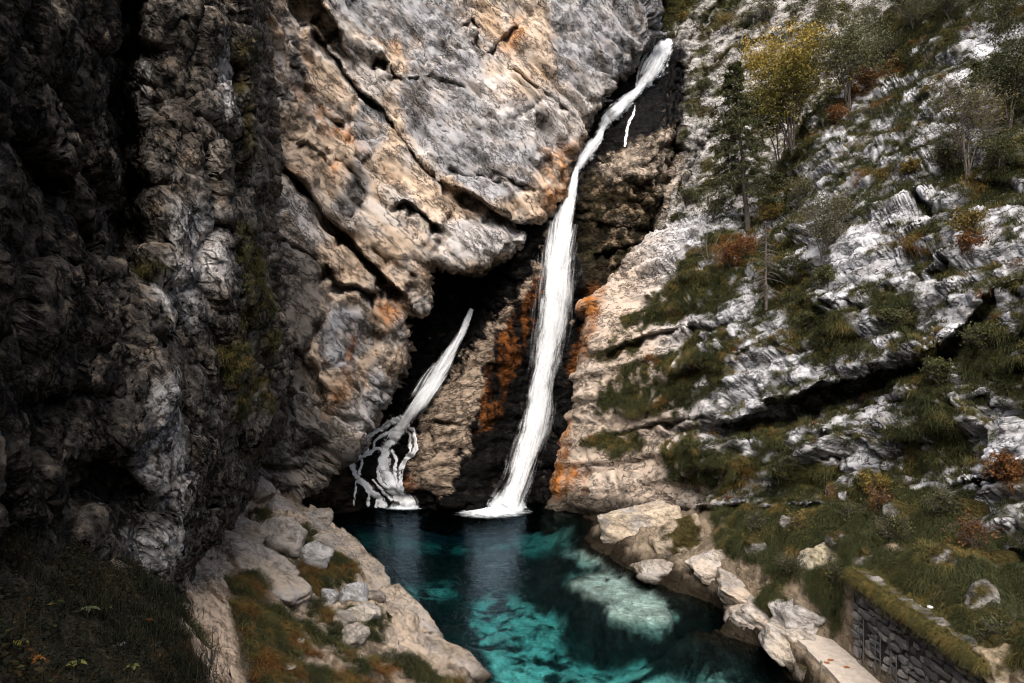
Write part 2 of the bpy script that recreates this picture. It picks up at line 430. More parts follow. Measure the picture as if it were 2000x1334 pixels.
back_strokes = [
    ('roof', [(575, -40), (600, 20), (622, 70), (650, 110), (700, 172), (755, 215), (790, 270), (840, 340), (888, 372)], 18, 2.2),
    ('roof', [(585, -60), (625, 20), (665, 80), (690, 120)], 36, 2.4),
    ('roof', [(884, 366), (930, 386), (1000, 426), (1062, 440)], 32, 2.0),
    ('roof', [(498, 262), (540, 300), (580, 340), (620, 392), (650, 440), (690, 472), (722, 505), (760, 560), (792, 605)], 17, 2.2),
    ('roof', [(625, 400), (655, 432), (690, 455), (740, 520), (795, 592)], 34, 2.6),
    ('roof', [(560, 265), (600, 290), (640, 325)], 9, 0.8),
    ('roof', [(790, 152), (832, 138), (880, 150), (918, 176)], 7, 0.8),
    ('roof', [(728, 112), (765, 126), (788, 150)], 20, 1.6),
    ('roof', [(760, 410), (795, 398), (825, 415), (850, 436), (872, 455)], 20, 1.5),
    ('crack', [(842, 500), (872, 452), (884, 395)], 5, 0.5),
    ('roof', [(640, 515), (668, 560), (700, 575), (745, 562), (785, 560)], 26, 1.8),
    ('roof', [(690, 490), (730, 520), (770, 560)], 14, 0.9),
    ('crack', [(642, 556), (640, 600), (622, 640), (600, 690), (622, 745), (648, 800), (690, 832)], 7, 1.0),
    ('crack', [(520, 480), (560, 470), (610, 500), (640, 556)], 6, 0.6),
    ('roof', [(520, 660), (560, 650), (600, 690)], 26, 1.1),
    ('crack', [(585, 730), (575, 800), (590, 870)], 5, 0.5),
    ('roof', [(908, 20), (935, 60), (942, 112), (980, 75), (1010, 50)], 10, 1.0),
    ('crack', [(905, 40), (915, 85), (930, 110), (942, 120)], 7, 0.6),
    ('roof', [(1000, 130), (1048, 165), (1080, 182), (1128, 232)], 8, 0.8),
    ('crack', [(1003, 230), (1040, 205), (1062, 185)], 5, 0.5),
    ('roof', [(870, 310), (910, 340), (970, 355), (1040, 370)], 7, 0.7),
    ('roof', [(930, 335), (975, 345), (1030, 375), (1060, 372)], 10, 0.6),
    ('roof', [(560, 110), (590, 130), (640, 215), (690, 250)], 7, 0.6),
    ('crack', [(690, 192), (680, 270), (700, 318), (735, 300)], 5, 0.5),
    ('crack', [(620, 300), (690, 350), (712, 395), (676, 440)], 8, 0.7),
    ('roof', [(722, 470), (770, 510), (820, 545)], 7, 0.6),
    ('crack', [(700, 770), (760, 690), (790, 640)], 4, 0.4),
]
def back_colour(p, q, n):
    a = fbm(p * 0.25 + 2, 4, 0.55, 41); b = fbm(p * 0.9 + 8, 4, 0.6, 42)
    c = np.tile(TAN * 0.95, (len(p), 1))
    c = mixc(c, (0.34, 0.31, 0.285), sstep(-0.25, 0.25, a))
    grey = area_mask(q, [
        [(745, -60), (880, -60), (900, 60), (932, 112), (962, 200), (985, 250), (1000, 330), (1012, 385), (958, 402), (900, 372), (866, 330), (800, 250), (772, 190), (800, 130)],
        [(1068, -200), (1320, -200), (1300, 80), (1200, 160), (1150, 195), (1100, 152), (1076, 90)],
        [(950, 232), (1010, 190), (1062, 200), (1102, 262), (1060, 335), (1008, 385)],
        [(878, 432), (960, 420), (1066, 440), (962, 506), (880, 500)],
        [(600, -60), (742, -60), (785, 70), (722, 78), (655, 36)],
        [(702, 190), (758, 214), (752, 282), (700, 322), (690, 250)],
        [(692, 312), (724, 332), (712, 395), (676, 436), (646, 405)],
        [(575, 60), (600, 120), (600, 165), (575, 150)],
        [(640, 590), (690, 600), (735, 660), (690, 740), (640, 720), (622, 660)],
        [(740, 700), (770, 760), (740, 800), (690, 830), (720, 760)]], 12)
    c = mixc(c, GREY * 1.0, grey * np.clip(0.92 + 0.9 * b, 0.35, 1))
    lt = area_mask(q, [[(1010, 210), (1100, 180), (1190, 130), (1170, 200), (1120, 290), (1050, 300)], [(880, 440), (960, 430), (950, 500), (880, 500)], [(860, 440), (1060, 460), (960, 515), (850, 515)],
                       [(510, 380), (600, 400), (640, 470), (600, 490), (540, 460)], [(920, 150), (1000, 150), (1010, 230), (950, 240)], [(880, 0), (910, 0), (940, 100), (910, 110)]], 16)
    c = mixc(c, (0.42, 0.39, 0.37), lt * 0.75)
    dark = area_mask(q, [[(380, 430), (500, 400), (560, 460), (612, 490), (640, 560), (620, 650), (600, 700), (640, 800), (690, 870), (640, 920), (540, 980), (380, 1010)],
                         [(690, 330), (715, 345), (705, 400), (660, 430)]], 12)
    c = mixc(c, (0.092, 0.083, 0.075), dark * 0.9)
    brn = area_mask(q, [[(380, -200), (560, -200), (540, 60), (520, 130), (560, 260), (540, 310), (380, 420)]], 25)
    c = mixc(c, (0.17, 0.115, 0.065), brn * np.clip(0.75 + b, 0, 1))
    og = area_mask(q, [[(470, 60), (520, 60), (500, 130), (470, 140)], [(590, 160), (640, 200), (720, 300), (600, 250)], [(1060, 290), (1125, 280), (1120, 380), (1040, 440), (1060, 360)], [(990, 40), (1030, 30), (1010, 110), (975, 100)],
                       [(690, 640), (705, 650), (690, 740), (640, 830), (650, 770)], [(770, 75), (785, 80), (780, 95)], [(620, 320), (660, 330), (650, 350)], [(730, 580), (790, 600), (760, 650), (720, 640)], [(480, 210), (510, 240), (500, 300), (480, 290)]], 14)
    c = mixc(c, (0.33, 0.14, 0.045), og * np.clip(0.45 + 1.6 * b, 0, 0.85))
    stk = fbm(p * np.array((2.6, 2.6, 0.13)) + 5, 3, 0.6, 48)                   # vertical drip streaks, pale and dark
    c = c * (1 + 0.35 * np.clip(stk, -0.6, 0.6) * grey)[:, None]
    blk = sstep(0.12, 0.42, fbm(p @ R_back * np.array((0.35, 0.7, 1.2)) + 13, 4, 0.62, 43))
    c = mixc(c, (0.06, 0.047, 0.036), blk * 0.75)
    rst = sstep(0.15, 0.4, fbm(p @ R_back * np.array((0.3, 0.8, 0.9)) + 23, 4, 0.6, 44)) * (1 - grey) * (1 - dark)
    c = mixc(c, (0.34, 0.20, 0.10), rst * 0.32)
    tf = area_mask(q, [[(924, 100), (945, 108), (945, 128), (928, 122)]], 5)
    dens = tf * 1.0
    wet = np.clip(grey * 0.15, 0, 1)
    return np.concatenate([c, wet[:, None]], 1), dens, np.zeros(len(p))

back_wall = dict(name='back_cliff', mat=M_WALL, range=(372, 1360, -120, 1024), step=2.9, warp=5.0, curl=0.7, round=0.9, round_px=8, cut=34,
    outline=[(300, -300), (1292, -300), (1284, 0), (1276, 76), (1236, 116), (1196, 166), (1152, 240), (1132, 300), (1117, 352), (1086, 402), (1046, 442), (1012, 476), (962, 524), (905, 534), (846, 516),
             (832, 560), (820, 602), (796, 622), (803, 650), (800, 690), (766, 762), (748, 794), (704, 832), (692, 872), (642, 902), (622, 942), (564, 962), (528, 972), (300, 1060)],
    depth=[(372, -120, 33), (372, 500, 31), (372, 1024, 30), (500, 0, 37), (500, 300, 36), (500, 600, 33.5), (500, 900, 32), (600, 0, 42), (600, 250, 40.5), (600, 500, 38), (580, 620, 35.2), (570, 800, 34.2), (560, 940, 34),
           (680, 640, 38.5), (690, 800, 37.8), (640, 880, 35.6), (760, 700, 40.5), (720, 0, 44.5), (720, 250, 43), (720, 450, 41), (800, 560, 41.5), (850, 480, 41.6), (900, 0, 47.5), (900, 250, 44.5), (900, 400, 43.2), (930, 510, 42.4),
           (1000, 440, 44), (1080, 360, 46), (1060, 200, 47), (1100, 0, 51.5), (1180, 120, 52), (1270, 0, 56), (1360, 200, 60), (1360, -120, 60), (1000, 800, 46), (1000, 1024, 45), (750, 1024, 40)],
    strokes=back_strokes, relief=back_relief, fine=back_fine, colour=back_colour)

# --- gully, falls' bedrock and the slope above ---------------------------------------
R_up = rotm('Y', -42)
def gully_relief(p, q):
    pw = p + 0.35 * np.stack([fbm(p * 0.5, 3, 0.5, 25), fbm(p * 0.5 + 9, 3, 0.5, 26), fbm(p * 0.5 + 19, 3, 0.5, 27)], 1)
    up = sstep(1290, 1330, q[:, 0])
    r = pw @ rotm('Y', -12); ru = pw @ R_up
    rr = r * (1 - up[:, None]) + ru * up[:, None]
    rib = area_mask(q, [[(1066, 440), (1040, 520), (1000, 590), (960, 645), (900, 715), (835, 775), (812, 850), (796, 940), (830, 972), (960, 985), (985, 860), (1010, 720), (1060, 600), (1076, 500)]], 14)
    t1, c1, _ = blocks(rr, (3.2, 2.2, 1.1), 0.7, 0.05, 21)
    t2, c2, _ = blocks(rr, (1.1, 0.8, 0.4), 0.8, 0.07, 22)
    s = r[:, 2] / 1.6 + 0.35 * pnoise(r * 0.3, 24); fr = s - np.floor(s)
    bed = np.where(fr < 0.9, fr / 0.9, (1 - fr) / 0.1)
    k = 1 - 0.6 * rib
    return k * (0.45 * t1 - 0.2 * c1 + 0.22 * t2 - 0.1 * c2) + 0.08 * t2 * rib + 0.16 * (bed - 0.5) * (1 - up) + 0.3 * up * fbm(ru * np.array((0.25, 0.4, 0.9)), 3, 0.55, 30)
def gully_fine(p, q):
    up = sstep(1290, 1330, q[:, 0])[:, None]
    rr = (p @ rotm('Y', -12)) * (1 - up) + (p @ R_up) * up
    rib = area_mask(q, [[(1066, 440), (1040, 520), (1000, 590), (960, 645), (900, 715), (835, 775), (812, 850), (796, 940), (830, 972), (960, 985), (985, 860), (1010, 720), (1060, 600), (1076, 500)]], 14)
    t3, c3, _ = blocks(rr, (0.5, 0.38, 0.2), 0.9, 0.08, 23)
    return (1 - 0.7 * rib) * (0.12 * t3 - 0.04 * c3 + 0.08 * ridged(rr * np.array((0.6, 1, 2.4)), 4, 0.6, 28)) + 0.035 * fbm(p * 3, 4, 0.6, 29)

gully_strokes = [
    ('crack', [(1325, 240), (1312, 300), (1298, 360), (1280, 420), (1262, 470)], 12, 2.2),
    ('roof', [(1165, 425), (1200, 440), (1240, 436), (1290, 445)], 14, 1.0),
    ('roof', [(1150, 490), (1200, 480), (1280, 470)], 24, 1.2),
    ('crack', [(1330, 120), (1325, 180), (1330, 240)], 16, 1.4),
    ('roof', [(820, 860), (850, 822), (900, 828), (945, 850)], 8, 0.5),
    ('roof', [(835, 770), (880, 745), (930, 752)], 7, 0.35),
    ('roof', [(880, 720), (905, 690), (960, 690)], 7, 0.35),
    ('crack', [(1350, 70), (1420, 0), (1460, -60)], 10, 0.8),
    ('crack', [(1345, 190), (1400, 120), (1480, 40)], 9, 0.8),
    ('crack', [(1340, 320), (1400, 260), (1450, 220)], 9, 0.7),
]
def gully_colour(p, q, n):
    q = q + 13 * np.stack([fbm(p * 1.3 + 5, 5, 0.7, 56), fbm(p * np.array((2.6, 2.6, 0.4)) + 15, 5, 0.7, 57) * 1.5], 1)
    a = fbm(p * 0.4 + 3, 4, 0.6, 51); b = fbm(p * 1.4 + 4, 4, 0.6, 52); drip = fbm(p * np.array((2.2, 2.2, 0.22)) + 7, 4, 0.6, 53)
    c = np.tile(np.array(WET, f32) * 1.25, (len(p), 1)); wet = np.ones(len(p)); dens = np.zeros(len(p)); hue = np.zeros(len(p))
    sp = sstep(0.28, 0.5, b) * sstep(-0.2, 0.2, a)
    c = mixc(c, (0.12, 0.09, 0.06), sp * 0.35)
    rib = area_mask(q, [[(1064, 446), (1040, 520), (1000, 590), (960, 645), (900, 715), (835, 775), (812, 850), (796, 940), (830, 968), (884, 968), (898, 905), (915, 850), (935, 790), (950, 720), (965, 660), (1005, 600), (1050, 520)]], 20)
    rib = sstep(0.40, 0.62, rib + 0.75 * b)
    c = mixc(c, TAN * 0.9 + 0.02 * 0, rib * np.clip(0.95 + 0.5 * b, 0.5, 1)); wet = wet * (1 - 0.8 * rib)
    ru = area_mask(q, [[(1072, 470), (1045, 540), (990, 625), (955, 690), (940, 790), (925, 850), (958, 838), (985, 770), (1012, 700), (1045, 620), (1062, 560)]], 10) * np.clip(0.75 + 1.6 * drip, 0, 1)
    ru = ru * sstep(-0.25, 0.25, drip + 0.4 * b); c = mixc(c, (0.20, 0.066, 0.014), ru * 0.85); wet = wet * (1 - 0.5 * ru)
    ru2 = area_mask(q, [[(1150, 560), (1200, 545), (1195, 580), (1150, 600)], [(800, 930), (815, 920), (820, 955), (800, 950)], [(1150, 600), (1130, 660), (1110, 740), (1130, 740), (1150, 680)]], 7)
    c = mixc(c, RUST, ru2 * 0.7)
    G = area_mask(q, [[(1140, 360), (1165, 330), (1230, 282), (1316, 246), (1330, 300), (1290, 370), (1282, 440), (1290, 470), (1240, 510), (1190, 565), (1140, 560), (1130, 450)]], 10)
    moss = np.clip(0.5 + 1.8 * a, 0, 1)
    c = mixc(c, (0.026, 0.02, 0.010), G * 0.9); c = mixc(c, (0.26, 0.19, 0.125), G * sstep(0.05, 0.3, b) * 0.8 * sstep(1128, 1200, q[:, 0] + 0.25 * (430 - q[:, 1]))); wet = wet * (1 - 0.7 * G)
    Gt = area_mask(q, [[(1165, 335), (1230, 286), (1314, 250), (1304, 330), (1290, 350), (1240, 345), (1200, 350)], [(1195, 432), (1240, 432), (1235, 448), (1200, 446)], [(1290, 330), (1400, 240), (1420, 380), (1330, 430), (1280, 470)]], 9)
    c = mixc(c, (0.42, 0.34, 0.27), Gt * np.clip(0.75 + 0.9 * b, 0.25, 1)); wet = wet * (1 - Gt)
    H = area_mask(q, [[(1288, -200), (1900, -200), (1900, 560), (1270, 560), (1290, 440), (1330, 330), (1332, 250), (1345, 170), (1335, 95), (1300, 70)]], 10)
    hc = np.tile(np.array((0.42, 0.40, 0.38), f32), (len(p), 1))
    hc = mixc(hc, (0.05, 0.042, 0.02), sstep(-0.05, 0.22, fbm(p @ R_up * np.array((0.35, 0.6, 1.0)) + 5, 5, 0.62, 54)))
    c = c * (1 - H[:, None]) + hc * H[:, None]; wet = wet * (1 - H)
    veg = sstep(0.0, 0.35, fbm(p @ R_up * np.array((0.3, 0.5, 0.7)) + 11, 4, 0.6, 55)) * H
    c = mixc(c, MOSS, veg * 0.8)
    gtop = area_mask(q, [[(1284, 0), (1400, -60), (1345, 20), (1300, 60)]], 6)
    c = mixc(c, MOSS, gtop); dens = np.maximum(dens, np.maximum(veg * 0.8, gtop)); dens = np.maximum(dens, 0.3 * G * (a > 0.12)); hue = 0.5 * (gtop > 0.3)
    bl = area_mask(q, [[(560, 880), (690, 870), (690, 1040), (540, 1040)]], 14)                   # brown rubble left of the small fall
    c = mixc(c, (0.075, 0.05, 0.03), bl * 0.9 * np.clip(0.7 + b, 0, 1))
    return np.concatenate([c, wet[:, None]], 1), dens, hue

GULLY_DEPTH = [(540, -60, 52), (540, 500, 46), (540, 1040, 39), (640, 980, 41.3), (690, 900, 43.8), (690, 1000, 42.6), (740, 990, 43.2), (740, 900, 44.2), (800, 800, 45.3), (860, 720, 46.2), (912, 620, 47.5), (880, 560, 48.5), (780, 640, 46.5), (930, 540, 49),
    (1062, 470, 47), (1000, 570, 46), (940, 660, 44.9), (860, 790, 43.3), (900, 850, 42.9), (850, 930, 42.2), (870, 1000, 42.6), (950, 940, 43.2), (960, 1010, 43.2), (960, 780, 44.4), (1020, 700, 45.6),
    (1085, 480, 48.4), (1075, 620, 47), (1050, 780, 46), (1020, 900, 45), (990, 1000, 44.2), (1125, 520, 47.4), (1110, 700, 45.8), (1085, 900, 44.8), (1075, 1000, 44.2), (1200, 1000, 43), (1200, 760, 45.5),
    (1225, 300, 49.3), (1220, 400, 48), (1200, 520, 47.2), (1290, 400, 49.5), (1308, 255, 52.5), (1125, 345, 50), (1160, 290, 52.5), (1200, 215, 56), (1250, 150, 60), (1300, 85, 64), (1180, 120, 62), (1340, 30, 67), (1280, 200, 57),
    (1350, 150, 61), (1340, 300, 54), (1330, 430, 49.5), (1450, 420, 48), (1450, 250, 55), (1450, 100, 62), (1450, -60, 68), (1650, -60, 66), (1650, 150, 58), (1650, 350, 51), (1760, 100, 58), (1760, 400, 50), (1600, 560, 46), (1300, 600, 48), (1300, 1040, 45)]
gully = dict(name='gully_bedrock', mat=M_GULLY, range=(556, 1760, -60, 1024), step=3.0, warp=4.0, depth=GULLY_DEPTH, strokes=gully_strokes, relief=gully_relief, fine=gully_fine, colour=gully_colour,
    outline=[(540, -300), (1800, -300), (1800, 520), (1420, 560), (1260, 620), (1220, 1100), (540, 1100)], curl=0.05, round=0.0, cut=20)

# --- right cliff -------------------------------------------------------------------
R_bed = np.stack([bed_a, bed_b, bed_n], 1).astype(f32)
def right_relief(p, q):
    pw = p + 0.35 * np.stack([fbm(p * 0.35, 2, 0.4, 65), fbm(p * 0.45 + 9, 3, 0.5, 66), fbm(p * 0.45 + 19, 3, 0.5, 67)], 1)
    r = pw @ R_bed
    near = sstep(1150, 1700, q[:, 0])
    t1, c1, _ = blocks(r, (3.8, 2.6, 1.7), 0.8, 0.04, 61)
    t2, c2, _ = blocks(r, (1.6, 1.2, 0.7), 0.9, 0.05, 62)
    s = r[:, 2] / 1.35 + 0.4 * pnoise(r * 0.25, 64); fr = s - np.floor(s)
    bed = -np.where(fr > 0.12, (1 - fr) / 0.88, fr / 0.12)               # beds step out downwards and are undercut
    s2 = r[:, 2] / 0.42 + 0.6 * pnoise(r * 0.5, 68); f2 = s2 - np.floor(s2)
    bed2 = -np.where(f2 > 0.2, (1 - f2) / 0.8, f2 / 0.2)
    lf = area_mask(q, [[(1040, 560), (1330, 560), (1300, 1000), (1040, 1010)]], 20)     # smooth water-worn blocks beside the fall
    k = 1 - 0.62 * lf
    return k * (0.75 * t1 - 0.12 * c1 + 0.32 * t2 - 0.06 * c2) - 0.30 * bed * (0.6 + 0.4 * k) - 0.05 * bed2 * k
def right_fine(p, q):
    r = p @ R_bed + 0.12 * fbm(p * 1.2, 3, 0.5, 60)[:, None]
    lf = area_mask(q, [[(1040, 560), (1330, 560), (1300, 1000), (1040, 1010)]], 20)
    t3, c3, _ = blocks(r, (0.7, 0.6, 0.36), 1.0, 0.05, 63)
    return (1 - 0.65 * lf) * (0.13 * t3 - 0.03 * c3 + 0.03 * ridged(r * np.array((1.0, 1.0, 2.0)), 3, 0.55, 69)) + 0.03 * fbm(p * 2.5, 3, 0.6, 70)

right_strokes = [
    ('roof', [(1370, 828), (1470, 802), (1560, 772), (1640, 742), (1720, 716), (1790, 690), (1850, 655), (1895, 610)], 56, 3.6),
    ('roof', [(1840, 660), (1900, 600), (1960, 566), (2060, 530)], 22, 1.8),
    ('roof', [(1640, 800), (1700, 778), (1780, 770), (1800, 750)], 16, 1.3),
    ('roof', [(1160, 856), (1250, 832), (1330, 816), (1400, 812)], 15, 1.2),
    ('roof', [(1170, 690), (1260, 658), (1340, 637), (1445, 626)], 18, 1.4),
    ('roof', [(1330, 1000), (1420, 984), (1560, 988), (1640, 985)], 24, 2.4),
    ('roof', [(1090, 910), (1200, 902), (1300, 884)], 7, 0.5),
    ('crack', [(1152, 912), (1142, 985)], 6, 0.5), ('crack', [(1204, 915), (1216, 985)], 4, 0.3),
    ('roof', [(1120, 815), (1150, 800), (1180, 770)], 9, 0.5),
    ('roof', [(1545, 846), (1640, 848), (1760, 838)], 8, 0.6),
    ('roof', [(1610, 335), (1690, 325), (1745, 296), (1785, 298), (1828, 336)], 16, 1.2),
    ('crack', [(1748, 320), (1772, 290), (1795, 235), (1835, 228), (1850, 262)], 10, 1.0),
    ('roof', [(1545, 480), (1640, 440), (1700, 402), (1770, 388), (1830, 400)], 22, 1.6),
    ('roof', [(1590, 265), (1640, 245), (1700, 235)], 9, 0.7), ('roof', [(1650, 215), (1700, 205), (1740, 190)], 9, 0.7),
    ('roof', [(1440, 700), (1470, 690), (1520, 672), (1560, 690)], 14, 0.9),
    ('roof', [(1620, 605), (1680, 600), (1720, 615)], 12, 0.7),
    ('roof', [(1790, 545), (1850, 530), (1900, 480)], 18, 1.0),
    ('roof', [(1870, 945), (1950, 930), (2060, 905)], 22, 1.6),
    ('roof', [(1560, 905), (1610, 880), (1660, 890)], 12, 0.8),
    ('roof', [(1900, 370), (1960, 350), (2050, 340)], 14, 0.9),
    ('crack', [(1880, 760), (1885, 850), (1880, 920)], 8, 0.7),
    ('crack', [(1750, 560), (1745, 640)], 6, 0.5),
    ('roof', [(1900, 780), (1960, 760), (2060, 740)], 12, 0.8),
]
G_CLIFF = [
    [(1225, 610), (1290, 566), (1330, 512), (1400, 452), (1484, 470), (1474, 545), (1440, 604), (1360, 612), (1282, 642), (1222, 664), (1188, 672)],
    [(1150, 692), (1236, 664), (1244, 690), (1170, 704)],
    [(1168, 752), (1230, 712), (1300, 690), (1420, 642), (1452, 682), (1428, 760), (1340, 802), (1270, 812), (1168, 800)],
    [(1136, 852), (1240, 836), (1262, 872), (1200, 892), (1136, 872)],
    [(1298, 868), (1380, 850), (1424, 900), (1382, 962), (1308, 930)], [(1410, 880), (1484, 890), (1440, 962), (1388, 982)],
    [(1500, 910), (1640, 898), (1644, 950), (1560, 982), (1520, 962)], [(1768, 738), (1850, 728), (1892, 800), (1882, 902), (1780, 968), (1716, 935), (1762, 850)],
    [(1900, 622), (2080, 590), (2080, 810), (1900, 782), (1880, 702)], [(1556, 602), (1614, 588), (1622, 640), (1560, 702), (1538, 660)],
    [(1718, 582), (1794, 578), (1792, 644), (1738, 642)], [(1490, 540), (1606, 530), (1606, 590), (1480, 622)], [(1450, 440), (1560, 440), (1540, 540), (1470, 540)],
    [(1640, 940), (1780, 900), (1760, 1000), (1640, 1010)], [(1780, 460), (1850, 440), (1840, 510), (1780, 520)], [(1680, 330), (1760, 335), (1740, 365), (1690, 360)],
    [(1830, 310), (1960, 290), (2080, 250), (2080, 350), (1900, 400), (1850, 360)], [(1690, 120), (1800, -60), (2080, -80), (2080, 60), (1900, 60), (1840, 130), (1760, 160)],
    [(1520, 300), (1610, 210), (1640, 240), (1560, 330), (1540, 420), (1480, 430)], [(1930, 130), (2080, 100), (2080, 250), (1950, 240)], [(1680, 620), (1700, 690), (1620, 720), (1560, 715), (1600, 660)],
    [(1490, 830), (1560, 820), (1540, 880), (1470, 880)]]
def right_colour(p, q, n):
    a = fbm(p * 0.5 + 3, 4, 0.6, 71); b = fbm(p * 1.6 + 4, 4, 0.62, 72)
    c = np.tile(PALE, (len(p), 1)); hue = np.zeros(len(p))
    tn = 1 - sstep(1230, 1420, q[:, 0] + 0.18 * (700 - q[:, 1]))
    c = mixc(c, (0.43, 0.34, 0.265), np.clip(tn + 0.25 * b, 0, 1) * 0.95)
    c = mixc(c, (0.20, 0.19, 0.185), sstep(0.05, 0.4, fbm(p @ R_bed * np.array((0.5, 0.5, 1.3)) + 6, 4, 0.62, 73)) * 0.7 * (1 - 0.6 * tn))
    ru = area_mask(q, [[(1135, 585), (1185, 570), (1165, 640), (1150, 690), (1128, 705), (1145, 640)], [(1078, 905), (1140, 905), (1125, 962), (1075, 985)], [(1095, 850), (1125, 810), (1110, 900), (1088, 905)], [(1140, 920), (1150, 915), (1145, 985), (1130, 985)]], 8)
    c = mixc(c, (0.30, 0.115, 0.03), ru * np.clip(0.65 + 1.2 * fbm(p * np.array((2, 2, 0.3)), 3, 0.6, 74), 0.1, 1))
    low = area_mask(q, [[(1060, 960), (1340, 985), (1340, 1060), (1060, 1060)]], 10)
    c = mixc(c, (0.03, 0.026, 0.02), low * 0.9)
    qg = q + 16 * np.stack([fbm(p * 0.9 + 50, 4, 0.65, 75), fbm(p * 0.9 + 70, 4, 0.65, 76)], 1)
    g = area_mask(qg, G_CLIFF, 9)
    br = fbm(p * np.array((1.1, 1.1, 0.7)) + 21, 4, 0.6, 78)
    g = g * sstep(-0.36, -0.10, br)
    flat = sstep(0.30, 0.62, n[:, 2]) * sstep(-0.22, 0.1, a) * sstep(1300, 1500, q[:, 0]) * 0.9
    up = sstep(430, 200, q[:, 1]) * sstep(0.0, 0.3, fbm(p * 0.7 + 91, 4, 0.6, 79)) * 0.8
    g = np.maximum(g, np.maximum(flat, up))
    soil = mixc(np.tile(np.array(SOIL, f32), (len(p), 1)), MOSS, np.clip(0.5 + a, 0, 1))
    c = c * (1 - g[:, None]) + soil * g[:, None]
    hue = np.clip(0.30 + 0.9 * fbm(p * 0.6 + 33, 3, 0.6, 80), 0, 1)
    hue = np.maximum(hue, area_mask(q, [[(1390, 480), (1480, 470), (1480, 530), (1400, 540)], [(1690, 150), (1760, 100), (1780, 140), (1640, 250), (1620, 230)], [(1700, 335), (1760, 340), (1740, 360)], [(1940, 920), (2050, 900), (2050, 1000), (1960, 980)], [(1870, 490), (1910, 470), (1900, 520)]], 10) * 0.95)
    return np.concatenate([c, 0 * a[:, None]], 1), g, hue

right_cliff = dict(name='right_cliff', mat=M_CLIFF, range=(1050, 2330, -90, 1090), step=2.9, warp=5.0, curl=0.45, round=0.8, round_px=8, cut=34,
    outline=[(1136, 596), (1182, 568), (1232, 520), (1262, 480), (1302, 450), (1352, 438), (1402, 420), (1450, 425), (1500, 398), (1540, 350), (1562, 300), (1600, 232), (1622, 202), (1700, 150), (1745, 80), (1790, 0), (1830, -300),
             (2400, -300), (2400, 1300), (1070, 1300), (1074, 985), (1086, 930), (1101, 860), (1124, 800), (1120, 742), (1140, 682), (1150, 625)],
    depth=[(1140, 600, 44.5), (1130, 750, 43.6), (1105, 950, 42.9), (1050, 800, 46), (1200, 980, 40.5), (1300, 1000, 37.5), (1220, 800, 41.6), (1220, 640, 42.8), (1300, 700, 40), (1300, 520, 44.2), (1400, 900, 34), (1400, 700, 36.5), (1400, 520, 41), (1400, 430, 45), (1450, 460, 43.5),
           (1500, 700, 33.8), (1520, 480, 40), (1530, 380, 44), (1600, 950, 28.2), (1600, 760, 30.2), (1600, 600, 32.5), (1600, 420, 37.5), (1600, 260, 43.5), (1700, 170, 45), (1800, 950, 24), (1800, 720, 26), (1800, 560, 28), (1800, 330, 33.5), (1800, 120, 42), (1850, -60, 47),
           (2000, 950, 20.6), (2000, 700, 22.4), (2000, 500, 25), (2000, 300, 30), (2000, 120, 36), (2000, -60, 42), (2140, 1000, 18), (2140, 600, 20.5), (2140, 200, 30), (2140, -90, 40), (2330, 1000, 15.5), (2330, 600, 18), (2330, 200, 27), (2330, -90, 37), (1500, 1090, 30), (1200, 1090, 39), (1800, 1090, 23), (1300, 100, 60)],
    strokes=right_strokes, relief=right_relief, fine=right_fine, colour=right_colour)

# --- left buttress --------------------------------------------------------------------
def left_relief(p, q):
    pw = p + 0.25 * np.stack([fbm(p * 0.8, 3, 0.5, 85), fbm(p * 0.8 + 9, 3, 0.5, 86), fbm(p * 0.8 + 19, 3, 0.5, 87)], 1)
    r = pw @ rotm('Y', 24)
    sc = np.clip(p[:, 1] / 13.0, 0.5, 1.3)[:, None]
    t1, c1, _ = blocks(r, (1.7, 1.5, 2.6), 0.8, 0.06, 81)
    t2, c2, _ = blocks(r, (0.62, 0.55, 0.8), 0.9, 0.08, 82)
    return 0.5 * t1 - 0.16 * c1 + 0.1 * t2 - 0.04 * c2 + 0.28 * fbm(p * np.array((0.8, 0.8, 0.35)), 4, 0.55, 79)
def left_fine(p, q):
    r = (p + 0.06 * fbm(p * 2, 3, 0.5, 89)[:, None]) @ rotm('Y', 24)
    t3, c3, _ = blocks(r, (0.26, 0.24, 0.32), 1.0, 0.09, 83); t4, c4, _ = blocks(r, (0.11, 0.1, 0.12), 1.0, 0.1, 80)
    return 0.035 * t3 - 0.01 * c3 + 0.014 * t4 + 0.085 * ridged(r * np.array((2.2, 1.6, 0.55)), 5, 0.6, 84) + 0.045 * fbm(p * 4, 4, 0.7, 88)

left_strokes = [
    ('crack', [(240, -60), (262, 60), (250, 200), (255, 330), (270, 450), (255, 520)], 30, 2.2),
    ('crack', [(-30, 240), (40, 310), (90, 380), (130, 450), (200, 510)], 30, 1.8),
    ('crack', [(428, -60), (432, 100), (428, 200), (440, 300)], 12, 0.9),
    ('crack', [(300, 100), (302, 200), (325, 240), (350, 250)], 12, 0.9),
    ('crack', [(240, 695), (290, 680), (340, 650), (390, 620)], 7, 0.5),
    ('crack', [(390, 640), (400, 700), (415, 760), (425, 830)], 8, 0.5),
    ('roof', [(70, 980), (130, 890), (200, 870), (260, 900), (300, 960)], 90, 1.3),
    ('roof', [(60, 790), (130, 740), (180, 760)], 40, 0.7),
    ('crack', [(420, 420), (440, 520), (430, 620)], 8, 0.5),
    ('crack', [(335, 990), (335, 1080), (330, 1140)], 6, 0.5),
]
